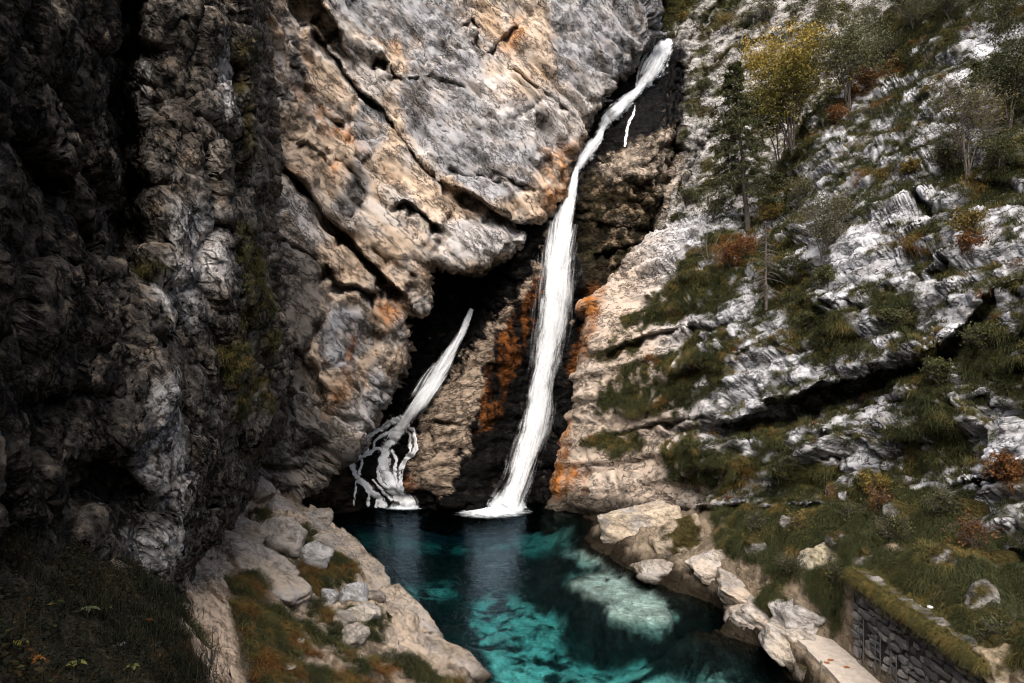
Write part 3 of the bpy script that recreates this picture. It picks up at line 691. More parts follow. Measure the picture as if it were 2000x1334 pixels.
def left_colour(p, q, n):
    a = fbm(p * 0.7 + 3, 4, 0.6, 91); b = fbm(p * 2.4 + 4, 4, 0.65, 92)
    c = np.tile(np.array((0.15, 0.13, 0.11), f32), (len(p), 1))
    lt = area_mask(q, [[(335, 390), (420, 400), (425, 520), (395, 640), (320, 640), (270, 600), (320, 540), (350, 480)], [(270, 760), (350, 720), (350, 960), (340, 1120), (300, 1130), (290, 960), (240, 900)], [(385, 100), (420, 60), (425, 230), (390, 240)], [(270, 40), (300, 30), (300, 200), (275, 210)], [(230, 1040), (330, 1040), (330, 1140), (260, 1090)]], 22)
    c = mixc(c, (0.52, 0.49, 0.465), lt * np.clip(0.7 + 1.3 * a, 0, 1))
    c = mixc(c, (0.27, 0.20, 0.14), sstep(0.15, 0.45, b) * 0.6)
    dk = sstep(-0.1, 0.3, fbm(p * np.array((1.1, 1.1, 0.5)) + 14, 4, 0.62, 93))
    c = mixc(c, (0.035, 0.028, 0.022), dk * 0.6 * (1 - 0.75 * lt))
    lichen = 1 - sstep(190, 330, q[:, 0] + 40 * a)  # shade of the near left face painted into the colour, along with dark lichen
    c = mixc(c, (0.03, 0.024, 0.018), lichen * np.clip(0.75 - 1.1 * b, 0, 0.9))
    mo = area_mask(q + 10 * np.stack([a, b], 1), [[(428, 430), (490, 440), (520, 690), (524, 780), (462, 826), (438, 700), (444, 560)], [(430, 90), (478, 60), (485, 330), (450, 380), (430, 240)], [(270, 530), (320, 530), (300, 570)]], 10)
    c = mixc(c, (0.05, 0.04, 0.012), mo * np.clip(0.7 + 1.2 * b, 0, 1))
    dens = mo * sstep(-0.15, 0.1, a) * sstep(420, 470, q[:, 1]) * 0.8
    return np.concatenate([c, (0.15 + 0 * a)[:, None]], 1), dens, 0.55 + 0 * a

left_butt = dict(name='left_buttress', mat=M_BUTT, range=(-170, 590, -90, 1240), step=2.7, warp=6.0, warp_f=0.9, curl=0.2, round=0.9, round_px=20, cut=60,
    outline=[(-600, -600), (472, -600), (470, 0), (478, 200), (488, 300), (494, 420), (500, 520), (519, 650), (524, 760), (500, 840), (463, 880), (456, 930), (422, 1010), (396, 1060), (352, 1112), (346, 1168), (340, 1400), (-600, 1400)],
    depth=[(-170, -90, 6.2), (-170, 300, 5.4), (-170, 700, 5), (-170, 1240, 5.2), (0, -90, 9.6), (0, 200, 9), (0, 500, 8), (0, 800, 7.6), (0, 1040, 7.4), (0, 1240, 7.6), (120, 0, 11.4), (120, 300, 11.2), (120, 600, 10), (120, 900, 9.8), (130, 1080, 9.4), (240, 0, 13.6), (240, 250, 13.8),
           (250, 480, 13.4), (240, 700, 12), (230, 930, 11.7), (230, 1100, 11), (340, 0, 14.6), (340, 300, 14.2), (340, 520, 13.6), (330, 760, 12.8), (320, 950, 12.6), (320, 1150, 13), (420, 0, 15.6), (420, 300, 15.4), (420, 600, 15), (420, 850, 14.8), (400, 1000, 14.6), (490, 0, 17.8), (490, 400, 17.6),
           (505, 700, 17.2), (470, 880, 16.4), (590, 400, 23), (590, 900, 22), (400, 1240, 15)],
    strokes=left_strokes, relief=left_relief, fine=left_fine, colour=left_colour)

# ------------------------------------------------------------------ ground: banks, pool bed, near mound
def zpt(px, py, d): v = P(px, py, d); return (v.x, v.y, v.z)
def on_z(px, py, z):
    d = (HC - z) * FPX / (py - CY); return ((px - CX) / FPX * d, d, z)
SHORE_L = [(575, 985), (640, 1018), (700, 1066), (736, 1098), (738, 1130), (775, 1172), (800, 1212), (860, 1250), (900, 1290), (940, 1330), (985, 1400)]
SHORE_R = [(1135, 1004), (1140, 1050), (1200, 1098), (1270, 1132), (1340, 1160), (1420, 1216), (1480, 1262), (1540, 1300), (1590, 1345), (1660, 1420)]
gp = [on_z(x, y, 0.0) for x, y in SHORE_L + SHORE_R]
def beside(pts, dx, z): return [(on_z(x, y, 0)[0] + dx, on_z(x, y, 0)[1], z) for x, y in pts]
gp += beside(SHORE_L[1:], 0.9, -0.9) + beside(SHORE_R, -0.9, -0.7) + beside(SHORE_L[1:], -0.7, 0.5) + beside(SHORE_R[1:], 0.6, 0.55)
gp += [zpt(500, 950, 33), zpt(545, 960, 35), zpt(470, 940, 30), zpt(600, 1010, 37), zpt(440, 1000, 25), zpt(520, 1010, 28.5), zpt(545, 1080, 25.2), zpt(600, 1080, 26), zpt(430, 1070, 21.5), zpt(640, 1120, 25), zpt(640, 1180, 22.6), zpt(700, 1180, 23), zpt(560, 1160, 20.8), zpt(480, 1130, 19.2), zpt(420, 1110, 18),
       zpt(340, 1165, 14.2), zpt(420, 1160, 15.6), zpt(400, 1200, 14.2), zpt(470, 1220, 15.4), zpt(400, 1260, 13.2), zpt(430, 1334, 12), zpt(560, 1240, 17.3), zpt(560, 1334, 14.2), zpt(700, 1260, 19.2), zpt(690, 1334, 16.6), zpt(800, 1310, 19.2), zpt(850, 1334, 19.4), zpt(480, 1400, 12), zpt(800, 1420, 16.5), zpt(620, 1420, 13.5),
       zpt(0, 1030, 7.3), zpt(100, 1060, 8.7), zpt(200, 1100, 9.7), zpt(290, 1140, 11), zpt(330, 1180, 10.4), zpt(250, 1200, 8.6), zpt(150, 1160, 7.7), zpt(0, 1150, 6.2), zpt(100, 1250, 6.4), zpt(200, 1300, 6.8), zpt(0, 1300, 5), zpt(300, 1250, 8.4), zpt(365, 1260, 9.6), zpt(400, 1334, 9.2), zpt(300, 1334, 7.2), zpt(150, 1400, 5.2), zpt(0, 1450, 4), zpt(400, 1420, 8), zpt(-200, 1100, 4.5), zpt(-200, 1350, 3.6), (-4, 3, 7.2), (-5.5, 5, 8.2), (-6.5, 8, 8.6), (0, 4, 5.8), (2, 8, 2.6), (1.5, 12, 0.8),
       zpt(1330, 1000, 36.5), zpt(1340, 1080, 31.6), zpt(1400, 1010, 32.5), zpt(1420, 1060, 29.2), zpt(1410, 1120, 27.6), zpt(1500, 1010, 29), zpt(1520, 1090, 26), zpt(1480, 1140, 25.6), zpt(1440, 1170, 26), zpt(1620, 1000, 26.4), zpt(1620, 1090, 23.6), zpt(1560, 1150, 23.8), zpt(1500, 1200, 24), zpt(1560, 1200, 22.6), zpt(1620, 1160, 22),
       zpt(1700, 1000, 25), zpt(1700, 1060, 22.8), zpt(1690, 1120, 21.2), zpt(1800, 980, 23.6), zpt(1800, 1080, 20.6), zpt(1800, 1160, 18.4), zpt(1900, 1000, 21.6), zpt(1900, 1120, 18.4), zpt(1890, 1220, 16.4), zpt(2000, 1120, 19), zpt(2000, 1250, 16.6), zpt(2000, 1334, 14.2), zpt(2150, 1200, 14), zpt(2150, 1400, 11),
       (9.0, 21.5, 0.92), (9.0, 18, 0.92), (9.0, 15, 0.92), (9.0, 12, 0.92), (9.7, 19.5, 0.95), (9.75, 17, 0.95), (10.6, 19.6, 3.25), (10.6, 17.4, 3.3), (10.8, 15.6, 3.3), (10.0, 13.2, 1.0), (10, 11, 1.0), (13, 12.5, 4.4),
       (7.9, 19, 0.1), (7.6, 16, 0.0), (7.4, 13, 0.0), (5.5, 18, -1.0), (3, 18, -1.3), (5, 13, -1.0), (2.5, 14, -1.0), (6, 10, -0.8)]
gp += [on_z(700, 1040, -2.0), on_z(850, 1010, -2.6), on_z(990, 1005, -2.6), on_z(900, 1050, -2.4), on_z(1050, 1040, -1.9), on_z(1000, 1100, -2.0), on_z(880, 1130, -2.2), on_z(1090, 1080, -1.4), on_z(1160, 1140, -0.7), on_z(1250, 1180, -0.6),
       on_z(1000, 1180, -1.7), on_z(1050, 1240, -1.7), on_z(900, 1220, -1.9), on_z(1100, 1290, -1.8), on_z(1200, 1260, -2.0), on_z(1300, 1290, -2.2), on_z(1400, 1300, -1.6), on_z(1150, 1200, -1.6), on_z(1200, 1360, -1.7), (-9, 44.5, -1.5), (-4, 47, -3), (3, 47, -3), (6, 44, -1)]
gp = np.array(gp, float)

def build_ground():
    pxs = np.concatenate([np.arange(-1100, -140, 9.0), np.arange(-140, 2150, 3.4), np.arange(2150, 2500, 9.0)])
    ds = [3.2]
    while ds[-1] < 48: ds.append(ds[-1] + max(0.02, 3.3 * ds[-1] / FPX * (1.0 + 0.055 * ds[-1])))
    ds = np.array(ds)
    U, D = np.meshgrid(pxs, ds[::-1]); nv, nu = U.shape
    X = (U - CX) / FPX * D; q2 = np.stack([X.ravel(), D.ravel()], 1)
    z = rbf(gp[:, :2], gp[:, 2], q2, 0.5)
    p = np.concatenate([q2, z[:, None]], 1)
    pre = p.copy()
    px = CX + FPX * p[:, 0] / p[:, 1]; py = CY - FPX * (p[:, 2] - HC) / p[:, 1]
    f1 = fbm(p * 0.8, 4, 0.6, 201); f2 = fbm(p * 0.8 + 40, 4, 0.6, 202)
    q = np.stack([px, py], 1) + 9 * np.stack([f1, f2], 1)
    path_s = area_mask(q2, [[(8.3, 10), (9.85, 10), (9.85, 21.9), (8.3, 22.3)]], 0.25)       # flattened for the walkway
    mound = area_mask(q, [[(-2500, 900), (0, 1020), (120, 1050), (290, 1120), (345, 1190), (390, 1270), (440, 1420), (500, 2600), (-2500, 2600)]], 12)
    dirt = area_mask(q, [[(385, 1150), (450, 1145), (445, 1200), (470, 1240), (490, 1334), (560, 1420), (430, 1420), (395, 1290), (360, 1220)]], 10)
    GR_L = [[(445, 1155), (500, 1140), (560, 1190), (600, 1200), (620, 1260), (660, 1300), (760, 1340), (700, 1420), (520, 1420), (470, 1330), (455, 1250)],
            [(555, 1030), (600, 1040), (650, 1090), (660, 1130), (620, 1130), (570, 1085)], [(490, 1000), (530, 985), (525, 1015), (495, 1015)], [(440, 1130), (540, 1120), (560, 1150), (450, 1150)],
            [(620, 1250), (700, 1285), (800, 1300), (870, 1340), (800, 1420), (560, 1420), (560, 1290)], [(660, 1190), (740, 1200), (760, 1235), (720, 1240)], [(480, 1085), (540, 1090), (620, 1125), (560, 1120)], [(620, 1060), (700, 1105), (690, 1130), (640, 1110)],
            [(600, 1180), (650, 1200), (720, 1230), (760, 1290), (720, 1280), (640, 1240)], [(640, 1090), (700, 1130), (680, 1140), (640, 1130)], [(560, 1120), (630, 1125), (640, 1150), (590, 1145)], [(820, 1320), (900, 1330), (860, 1400), (760, 1400)]]
    gl = area_mask(q, GR_L, 9)
    GR_R = [[(1400, 1005), (1480, 990), (1640, 985), (1760, 960), (1960, 940), (2000, 1060), (1960, 1100), (1900, 1180), (1930, 1240), (1880, 1240), (1800, 1200), (1740, 1165), (1660, 1135), (1650, 1080), (1600, 1070), (1560, 1095), (1580, 1130), (1540, 1140), (1480, 1090), (1410, 1070)],
            [(1480, 1170), (1520, 1150), (1540, 1180), (1510, 1195)], [(1580, 1120), (1650, 1110), (1640, 1170), (1600, 1180)], [(1920, 1240), (2080, 1200), (2080, 1290), (1940, 1300)]]
    GR_R.append([(1930, 1090), (2500, 1060), (2500, 1240), (1925, 1245)])
    gr = area_mask(q, GR_R, 9) * sstep(-0.40, -0.18, fbm(p * 0.75 + 77, 3, 0.55, 218))
    land = sstep(-0.15, 0.25, p[:, 2]); right = p[:, 0] > 3.5
    r = p @ rotm('Y', 30)
    t1, c1, k1 = blocks(r + 0.4 * f1[:, None], (2.2, 1.6, 0.8), 0.7, 0.06, 203); t2, c2, k2 = blocks(r, (0.75, 0.6, 0.32), 0.9, 0.09, 204)
    soft = np.clip(mound + dirt * 0.9 + 0.75 * np.maximum(gl, gr), 0, 1) * 0.85
    amp = (1 - soft) * np.clip(land + 0.35, 0, 1) * (1 - path_s) * np.where(right, 0.45, 1.0)
    tus = np.clip(0.75 - worley(np.concatenate([q2 / 0.95 + 0.3 * f1[:, None], 0 * q2[:, :1]], 1), 240)[0], 0, 1)
    z = z + np.maximum(gr, 0.5 * gl) * 0.75 * tus
    z = z + amp * (0.42 * t1 - 0.15 * c1 + 0.20 * t2 - 0.08 * c2) + 0.12 * f1 * (1 - path_s)
    bedr = (1 - land) * 0.3 * fbm(p * np.array((0.7, 0.7, 0)) + 5, 4, 0.55, 207); z = z + bedr
    shelf = area_mask(q2 + 0.25 * np.stack([f1, f2], 1), [[on_z(x, y, -0.3)[:2] for x, y in ((1090, 1128), (1150, 1112), (1195, 1108), (1235, 1130), (1290, 1162), (1330, 1195), (1330, 1218), (1200, 1214), (1120, 1165))]], 0.5)
    z = z * (1 - shelf) + (-0.30 + 0.05 * f2) * shelf                                    # flat sand shelf in the shallows
    z = np.where(path_s > 0, z * (1 - path_s) + 0.90 * path_s, z)
    # undercut ledges of the right shore
    und = carve(q, [('roof', [(1375, 1118), (1420, 1122), (1470, 1112), (1540, 1125)], 16, 0.9), ('roof', [(1330, 1085), (1370, 1100), (1400, 1120)], 14, 0.6)])
    z = z - und * land
    G = np.concatenate([q2, z[:, None], q, np.stack([path_s, mound, dirt, gl, gr, land, amp], 1)], 1).reshape(nv, nu, -1)
    G = even_out(even_out(G, 0), 1).reshape(nv * nu, -1)
    p = G[:, :3]; q = G[:, 3:5]; path_s, mound, dirt, gl, gr, land, amp = G[:, 5:].T
    n = normals_grid(p.reshape(nv, nu, 3)).reshape(-1, 3); n *= np.sign(n[:, 2:3])
    t3, c3, _ = blocks(p, (0.32, 0.3, 0.2), 1.0, 0.09, 205)
    p = p + n * (amp * (0.11 * t3 - 0.03 * c3) + (0.03 + 0.03 * dirt + 0.02 * amp) * fbm(p * 3.5, 4, 0.6, 206) * (1 - path_s))[:, None]
    n = normals_grid(p.reshape(nv, nu, 3)).reshape(-1, 3); n *= np.sign(n[:, 2:3])
    px = CX + FPX * p[:, 0] / p[:, 1]; py = CY - FPX * (p[:, 2] - HC) / p[:, 1]
    # colours
    a = fbm(p * 0.8 + 3, 4, 0.6, 211); b = fbm(p * 2.2 + 4, 4, 0.65, 212)
    c = np.tile(np.array((0.58, 0.455, 0.34), f32), (len(p), 1))
    c = mixc(c, (0.42, 0.39, 0.36), np.clip(0.4 + a, 0, 1) * 0.5)
    c = mixc(c, (0.13, 0.095, 0.06), sstep(0.08, 0.4, b) * 0.75)
    c = mixc(c, (0.15, 0.115, 0.075), sstep(3.0, 4.5, p[:, 0]) * 0.75)
    c = mixc(c, (0.58, 0.44, 0.32), dirt * 0.9)
    c = mixc(c, (0.10, 0.055, 0.025), dirt * sstep(0.15, 0.35, b) * 0.8)
    so = np.clip(np.maximum(gl, gr) * np.clip(0.9 + 1.0 * a, 0.3, 1) + mound, 0, 1)
    c = mixc(c, SOIL, so * 0.92); c = mixc(c, (0.12, 0.06, 0.02), so * sstep(0.1, 0.35, a) * 0.5)
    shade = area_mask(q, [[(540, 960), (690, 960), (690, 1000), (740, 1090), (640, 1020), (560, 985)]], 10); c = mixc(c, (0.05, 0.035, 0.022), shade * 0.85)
    wl_ = 1 - sstep(0.15, 0.62, p[:, 2] + 0.35 * a - 0.25 * sstep(3, 5, p[:, 0]))                       # algae-dark wet band at the water line
    c = mixc(c, (0.022, 0.017, 0.011), wl_)
    # pool bed: pale sand between dark weedy rock
    uw = 1 - sstep(-0.35, -0.15, p[:, 2])
    qs = np.stack([CX + FPX * p[:, 0] / p[:, 1], CY - FPX * (p[:, 2] - HC) / p[:, 1]], 1)
    qs = qs + np.array((18.0, 6.0)) * np.stack([fbm(p * np.array((0.9, 0.9, 0)) + 60, 5, 0.65, 213), fbm(p * np.array((0.9, 0.9, 0)) + 80, 5, 0.65, 214)], 1) * 1.6
    sand = area_mask(qs, [[(1110, 1140), (1170, 1122), (1200, 1118), (1240, 1140), (1300, 1175), (1320, 1205), (1290, 1222), (1200, 1205), (1190, 1175), (1150, 1160)], [(1110, 1078), (1160, 1085), (1200, 1105), (1150, 1105)]], 15)
    teal = area_mask(qs, [[(790, 1150), (880, 1140), (890, 1165), (810, 1170)], [(920, 1180), (960, 1160), (1010, 1165), (1040, 1195), (1100, 1210), (1090, 1260), (1130, 1290), (1180, 1320), (1250, 1300), (1320, 1330), (1500, 1420), (1000, 1420), (965, 1320), (930, 1230)], [(1190, 1210), (1260, 1220), (1290, 1240), (1220, 1235)], [(1330, 1300), (1420, 1310), (1480, 1340), (1350, 1340)], [(640, 1030), (800, 1020), (1100, 1030), (1110, 1065), (900, 1080), (700, 1065)]], 14)
    far = area_mask(qs, [[(690, 1030), (790, 1018), (820, 1040), (720, 1060)], [(1000, 1020), (1080, 1015), (1120, 1045), (1090, 1075), (1030, 1085)], [(850, 1040), (960, 1035), (950, 1060), (860, 1062)]], 16)
    wd = fbm(p * np.array((0.9, 1.3, 0)) + 7, 5, 0.55, 215)
    bedc = np.tile(np.array((0.018, 0.026, 0.024), f32), (len(p), 1))
    bedc = mixc(bedc, (0.012, 0.014, 0.012), sstep(-0.05, 0.2, -fbm(p * np.array((0.55, 0.55, 0)) + 17, 4, 0.6, 217)))
    bedc = mixc(bedc, (0.62, 0.62, 0.54), teal * sstep(-0.28, 0.12, wd) * 0.9)
    bedc = mixc(bedc, (0.6, 0.62, 0.54), far * sstep(-0.6, 0.1, wd) * 0.9)
    bedc = mixc(bedc, (1.3, 1.28, 1.12), sand * sstep(-0.62, -0.45, wd))
    c = c * (1 - uw[:, None]) + bedc * uw[:, None]
    wet = np.clip(wl_, 0, 1)
    dens = np.maximum(np.maximum(gl * sstep(-0.25, 0.05, a), gr * sstep(-0.42, -0.2, a)), mound * 1.0) * land * (1 - path_s) * (1 - dirt)
    hue = np.clip(0.35 + 1.3 * fbm(p * 0.7 + 9, 4, 0.65, 216) + 0.18 * gl, 0, 1)
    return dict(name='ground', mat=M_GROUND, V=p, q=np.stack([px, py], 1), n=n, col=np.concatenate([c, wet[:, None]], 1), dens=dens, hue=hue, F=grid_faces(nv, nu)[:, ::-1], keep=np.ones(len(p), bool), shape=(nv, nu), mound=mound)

# the same buttress continues past the viewpoint, beside and behind it
def build_flank():
    ys = np.arange(-9.0, 6.6, 0.10); zs = np.arange(24.0, 5.5, -0.10); Y, Z = np.meshgrid(ys, zs); nv, nu = Y.shape
    X = -4.75 - 0.10 * (Y - 5.0) * (Y < 5.0) - 0.25 * (Y - 5.0) * (Y > 5.0) + 0.05 * (Z - 10)
    p = np.stack([X.ravel(), Y.ravel(), Z.ravel()], 1); q = np.stack([0 * Y.ravel() - 100, 0 * Y.ravel() + 500], 1)
    V = p + np.array((1.0, 0, 0)) * (left_relief(p, q) * 0.8)[:, None]; V = V + np.array((1.0, 0, 0)) * left_fine(V, q)[:, None]
    n = normals_grid(V.reshape(nv, nu, 3)).reshape(-1, 3); n *= np.sign(n[:, :1])
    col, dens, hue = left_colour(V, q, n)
    return dict(name='left_buttress_flank', mat=M_BUTT, V=V, q=q, n=n, col=col, dens=dens, hue=hue, F=grid_faces(nv, nu), keep=np.ones(len(V), bool), shape=(nv, nu))

with ThreadPoolExecutor(6) as ex:
    jobs = [ex.submit(build_mass, s) for s in (back_wall, gully, right_cliff, left_butt)] + [ex.submit(build_ground), ex.submit(build_flank)]
    MASSES = [j.result() for j in jobs]
BACK, GULLY, RIGHT, LEFT, GROUND, FLANK = MASSES
for m in MASSES:
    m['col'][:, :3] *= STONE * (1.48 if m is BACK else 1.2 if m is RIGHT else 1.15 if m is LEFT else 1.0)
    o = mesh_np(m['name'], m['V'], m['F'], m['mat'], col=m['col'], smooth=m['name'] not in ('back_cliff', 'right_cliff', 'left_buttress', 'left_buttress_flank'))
    tag(o, kind='structure')

# ------------------------------------------------------------------ pool water
def water_material():
    m, nt, bs, out = new_mat('clear_green_water'); nt.nodes.remove(bs)
    tr = N(nt, 'ShaderNodeBsdfTransparent'); gl = N(nt, 'ShaderNodeBsdfGlossy'); gl.inputs['Roughness'].default_value = 0.06
    tc = N(nt, 'ShaderNodeTexCoord'); mp = N(nt, 'ShaderNodeMapping'); mp.inputs['Scale'].default_value = (1.0, 2.2, 1.0); nt.links.new(tc.outputs['Object'], mp.inputs[0])
    n1 = noise_node(nt, mp.outputs[0], 1.6, 4, 0.55, 0.6); n2 = noise_node(nt, mp.outputs[0], 6.5, 3, 0.5, 0.4)
    ad = N(nt, 'ShaderNodeMath', operation='MULTIPLY_ADD'); ad.inputs[1].default_value = 0.3; nt.links.new(n2.outputs[0], ad.inputs[0]); nt.links.new(n1.outputs[0], ad.inputs[2])
    b = N(nt, 'ShaderNodeBump'); b.inputs['Strength'].default_value = 0.8; b.inputs['Distance'].default_value = 0.2; nt.links.new(ad.outputs[0], b.inputs['Height'])
    fr = N(nt, 'ShaderNodeFresnel'); fr.inputs[0].default_value = 1.33; nt.links.new(b.outputs[0], fr.inputs['Normal']); nt.links.new(b.outputs[0], gl.inputs['Normal'])
    gl.inputs['Color'].default_value = (0.24, 0.33, 0.40, 1)
    mx = N(nt, 'ShaderNodeMixShader'); nt.links.new(fr.outputs[0], mx.inputs[0]); nt.links.new(tr.outputs[0], mx.inputs[1]); nt.links.new(gl.outputs[0], mx.inputs[2])
    nt.links.new(mx.outputs[0], out.inputs['Surface'])
    va = N(nt, 'ShaderNodeVolumeAbsorption'); va.inputs['Color'].default_value = (0.0, 0.80, 0.84, 1); va.inputs['Density'].default_value = 0.34
    nt.links.new(va.outputs[0], out.inputs['Volume'])
    return m
M_WATER = water_material()
wx0, wx1, wy0, wy1, wz = -17.0, 10.4, 9.0, 47.5, -7.0
Vw = np.array([(x, y, z) for z in (wz, 0.0) for x, y in ((wx0, wy0), (wx1, wy0), (wx1, wy1), (wx0, wy1))])
Fw = np.array([(0, 3, 2, 1), (4, 5, 6, 7), (0, 1, 5, 4), (1, 2, 6, 5), (2, 3, 7, 6), (3, 0, 4, 7)])
tag(mesh_np('pool_water', Vw, Fw, M_WATER, smooth=False), 'clear teal plunge pool below the two falls', kind='structure')

# ------------------------------------------------------------------ falling water
def fall_material(name, seed, density, streak):
    m, nt, bs, out = new_mat(name)
    bs.inputs['Base Color'].default_value = (0.95, 0.96, 0.97, 1); bs.inputs['Roughness'].default_value = 0.55
    bs.inputs['Specular IOR Level'].default_value = 0.2
    uv = N(nt, 'ShaderNodeUVMap'); uv.uv_map = 'UVMap'
    mp = N(nt, 'ShaderNodeMapping'); mp.inputs['Scale'].default_value = (7.0 if streak < 1 else 8.0, streak, 1); mp.inputs['Location'].default_value = (seed * 3.7, seed * 1.9, 0)
    nt.links.new(uv.outputs[0], mp.inputs[0])
    n = noise_node(nt, mp.outputs[0], 1.0, 6, 0.65, 0.9)
    mp2 = N(nt, 'ShaderNodeMapping'); mp2.inputs['Scale'].default_value = (1.5, streak * 0.8, 1); mp2.inputs['Location'].default_value = (seed * 1.1, seed * 5.3, 0); nt.links.new(uv.outputs[0], mp2.inputs[0])
    nb = noise_node(nt, mp2.outputs[0], 1.0, 4, 0.6, 0.2)
    e = N(nt, 'ShaderNodeAttribute'); e.attribute_name = 'edge'          # 1 on the axis, 0 at the rim
    s1 = N(nt, 'ShaderNodeMath', operation='MULTIPLY_ADD'); s1.inputs[1].default_value = 1.7; nt.links.new(n.outputs[0], s1.inputs[0]); nt.links.new(e.outputs['Fac'], s1.inputs[2])
    s1b = N(nt, 'ShaderNodeMath', operation='MULTIPLY_ADD'); s1b.inputs[1].default_value = 1.8; nt.links.new(nb.outputs[0], s1b.inputs[0]); nt.links.new(s1.outputs[0], s1b.inputs[2])
    mr = N(nt, 'ShaderNodeMapRange'); mr.interpolation_type = 'SMOOTHSTEP'; mr.inputs['From Min'].default_value = density[0]; mr.inputs['From Max'].default_value = density[1]
    nt.links.new(s1b.outputs[0], mr.inputs[0])
    tr = N(nt, 'ShaderNodeBsdfTransparent'); tl = N(nt, 'ShaderNodeBsdfTranslucent'); tl.inputs[0].default_value = (0.86, 0.9, 0.93, 1)
    w = N(nt, 'ShaderNodeMixShader'); w.inputs[0].default_value = 0.35; nt.links.new(bs.outputs[0], w.inputs[1]); nt.links.new(tl.outputs[0], w.inputs[2])
    mx = N(nt, 'ShaderNodeMixShader'); nt.links.new(mr.outputs[0], mx.inputs[0]); nt.links.new(tr.outputs[0], mx.inputs[1]); nt.links.new(w.outputs[0], mx.inputs[2])
    nt.links.new(mx.outputs[0], out.inputs['Surface'])
    b = N(nt, 'ShaderNodeBump'); b.inputs['Strength'].default_value = 0.7 if streak < 1 else 0.25; b.inputs['Distance'].default_value = 0.25; nt.links.new(n.outputs[0], b.inputs['Height']); nt.links.new(b.outputs[0], bs.inputs['Normal'])
    return m
M_FALL = [fall_material('falling_water_core', 1, (1.92, 2.6), 0.55), fall_material('falling_water_veil', 2, (2.1, 3.1), 0.45), fall_material('falling_water_mist', 3, (2.2, 3.8), 0.35), fall_material('running_water', 4, (1.6, 2.2), 3.0)]

gd = np.array(GULLY_DEPTH, float)
_gv = GULLY['V']; _gpx = CX + FPX * _gv[:, 0] / _gv[:, 1]; _gpy = CY - FPX * (_gv[:, 2] - HC) / _gv[:, 1]
def gully_front(px, py, r=10):
    """distance of the nearest bedrock round a point of the gully"""
    i = (np.abs(_gpx - px) < r) & (np.abs(_gpy - py) < r)
    return _gv[i, 1].min() if i.any() else float(rbf(gd[:, :2], gd[:, 2], np.array([[px, py]], float), 90.0)[0])

def catmull(P_, n):
    P_ = np.asarray(P_, float); Q = np.vstack([2 * P_[0] - P_[1], P_, 2 * P_[-1] - P_[-2]]); out = []
    for k in range(len(P_) - 1):
        a, b, c, d = Q[k:k + 4]; t = np.linspace(0, 1, n, endpoint=(k == len(P_) - 2))[:, None]
        out.append(0.5 * (2 * b + (c - a) * t + (2 * a - 5 * b + 4 * c - d) * t ** 2 + (3 * b - a - 3 * c + d) * t ** 3))
    return np.vstack(out)

def ribbon(name, line, mat, parent, off=0.4, bulge=0.5, wide=1.0, nu=17, rough=0.06, seed=0, free=False):
    """a rounded sheet of water down a line of (px, py, half width px); hangs off in front of the bedrock"""
    pts = []
    for px, py, hw in line:
        d = gully_front(px, py, max(13, hw * 0.9)) - off; v = P(px, py, d); pts.append((v.x, v.y, max(v.z, 0.0), hw * wide * d / FPX))
    c = catmull(pts, 14 if len(pts) < 12 else 12)
    if free:                                                      # falling free: its face cannot wander in and out
        k = np.ones(25) / 25; y = np.convolve(np.pad(c[:, 1], 12, mode='edge'), k, 'valid'); c[:, 1] = y
    T = np.gradient(c[:, :3], axis=0); T /= np.linalg.norm(T, axis=1)[:, None] + 1e-9
    out = np.array((0, -1.0, 0.25)); S = np.cross(T, out); S /= np.linalg.norm(S, axis=1)[:, None] + 1e-9
    O = np.cross(S, T); O *= np.sign(-O[:, 1:2]); L = np.concatenate([[0], np.cumsum(np.linalg.norm(np.diff(c[:, :3], axis=0), axis=1))])
    u = np.linspace(-1, 1, nu); hw = np.maximum(c[:, 3], 0.03)
    UU, LL = np.meshgrid(u, L)
    wob = 1 + 0.22 * pnoise(np.stack([UU.ravel() * 2.0, LL.ravel() * 0.5 + seed * 7, 0 * LL.ravel() + seed], 1), 300 + seed).reshape(UU.shape)
    V = c[:, None, :3] + S[:, None] * (UU * hw[:, None] * wob)[..., None] + O[:, None] * (bulge * np.sqrt(np.clip(1 - UU ** 2, 0, 1)) * hw[:, None])[..., None]
    V = V + O[:, None] * (rough * hw[:, None] * 3 * pnoise(np.stack([UU.ravel() * hw.mean() * 4, LL.ravel() * 0.4, 0 * LL.ravel() + seed], 1), 320 + seed).reshape(UU.shape))[..., None]
    V[..., 2] = np.maximum(V[..., 2], 0.02)
    uv = np.stack([(UU * hw[:, None]).ravel(), LL.ravel()], 1)
    return mesh_np(name, V.reshape(-1, 3), grid_faces(len(c), nu), mat, parent, uv=uv, flt={'edge': (1 - np.abs(UU) ** 1.6).ravel()})

main_lower = [(1126, 330, 6), (1120, 356, 10), (1110, 400, 17), (1100, 440, 23), (1092, 490, 29), (1086, 540, 33), (1082, 600, 33), (1076, 650, 30), (1067, 700, 25), (1056, 760, 25), (1046, 820, 27), (1030, 880, 26), (1015, 930, 24), (998, 968, 25), (984, 998, 32)]
upper_a = [(1306, 82, 10), (1292, 100, 21), (1278, 128, 24), (1262, 155, 18), (1246, 178, 9), (1222, 200, 15), (1204, 218, 17), (1186, 234, 13), (1176, 252, 9), (1166, 274, 11), (1150, 294, 16), (1138, 312, 14), (1126, 332, 7)]
f = empty('waterfall', P(984, 1000, 43.6)); tag(f, 'tall white waterfall dropping from the rock notch into the pool', 'waterfall'); FALL_MAIN = f
ribbon('water_column', main_lower, M_FALL[0], f, 0.35, 0.5, 0.93, 25, 0.05, 1, True)
ribbon('spray_veil', main_lower, M_FALL[1], f, 0.55, 0.55, 1.22, 25, 0.09, 2, True)
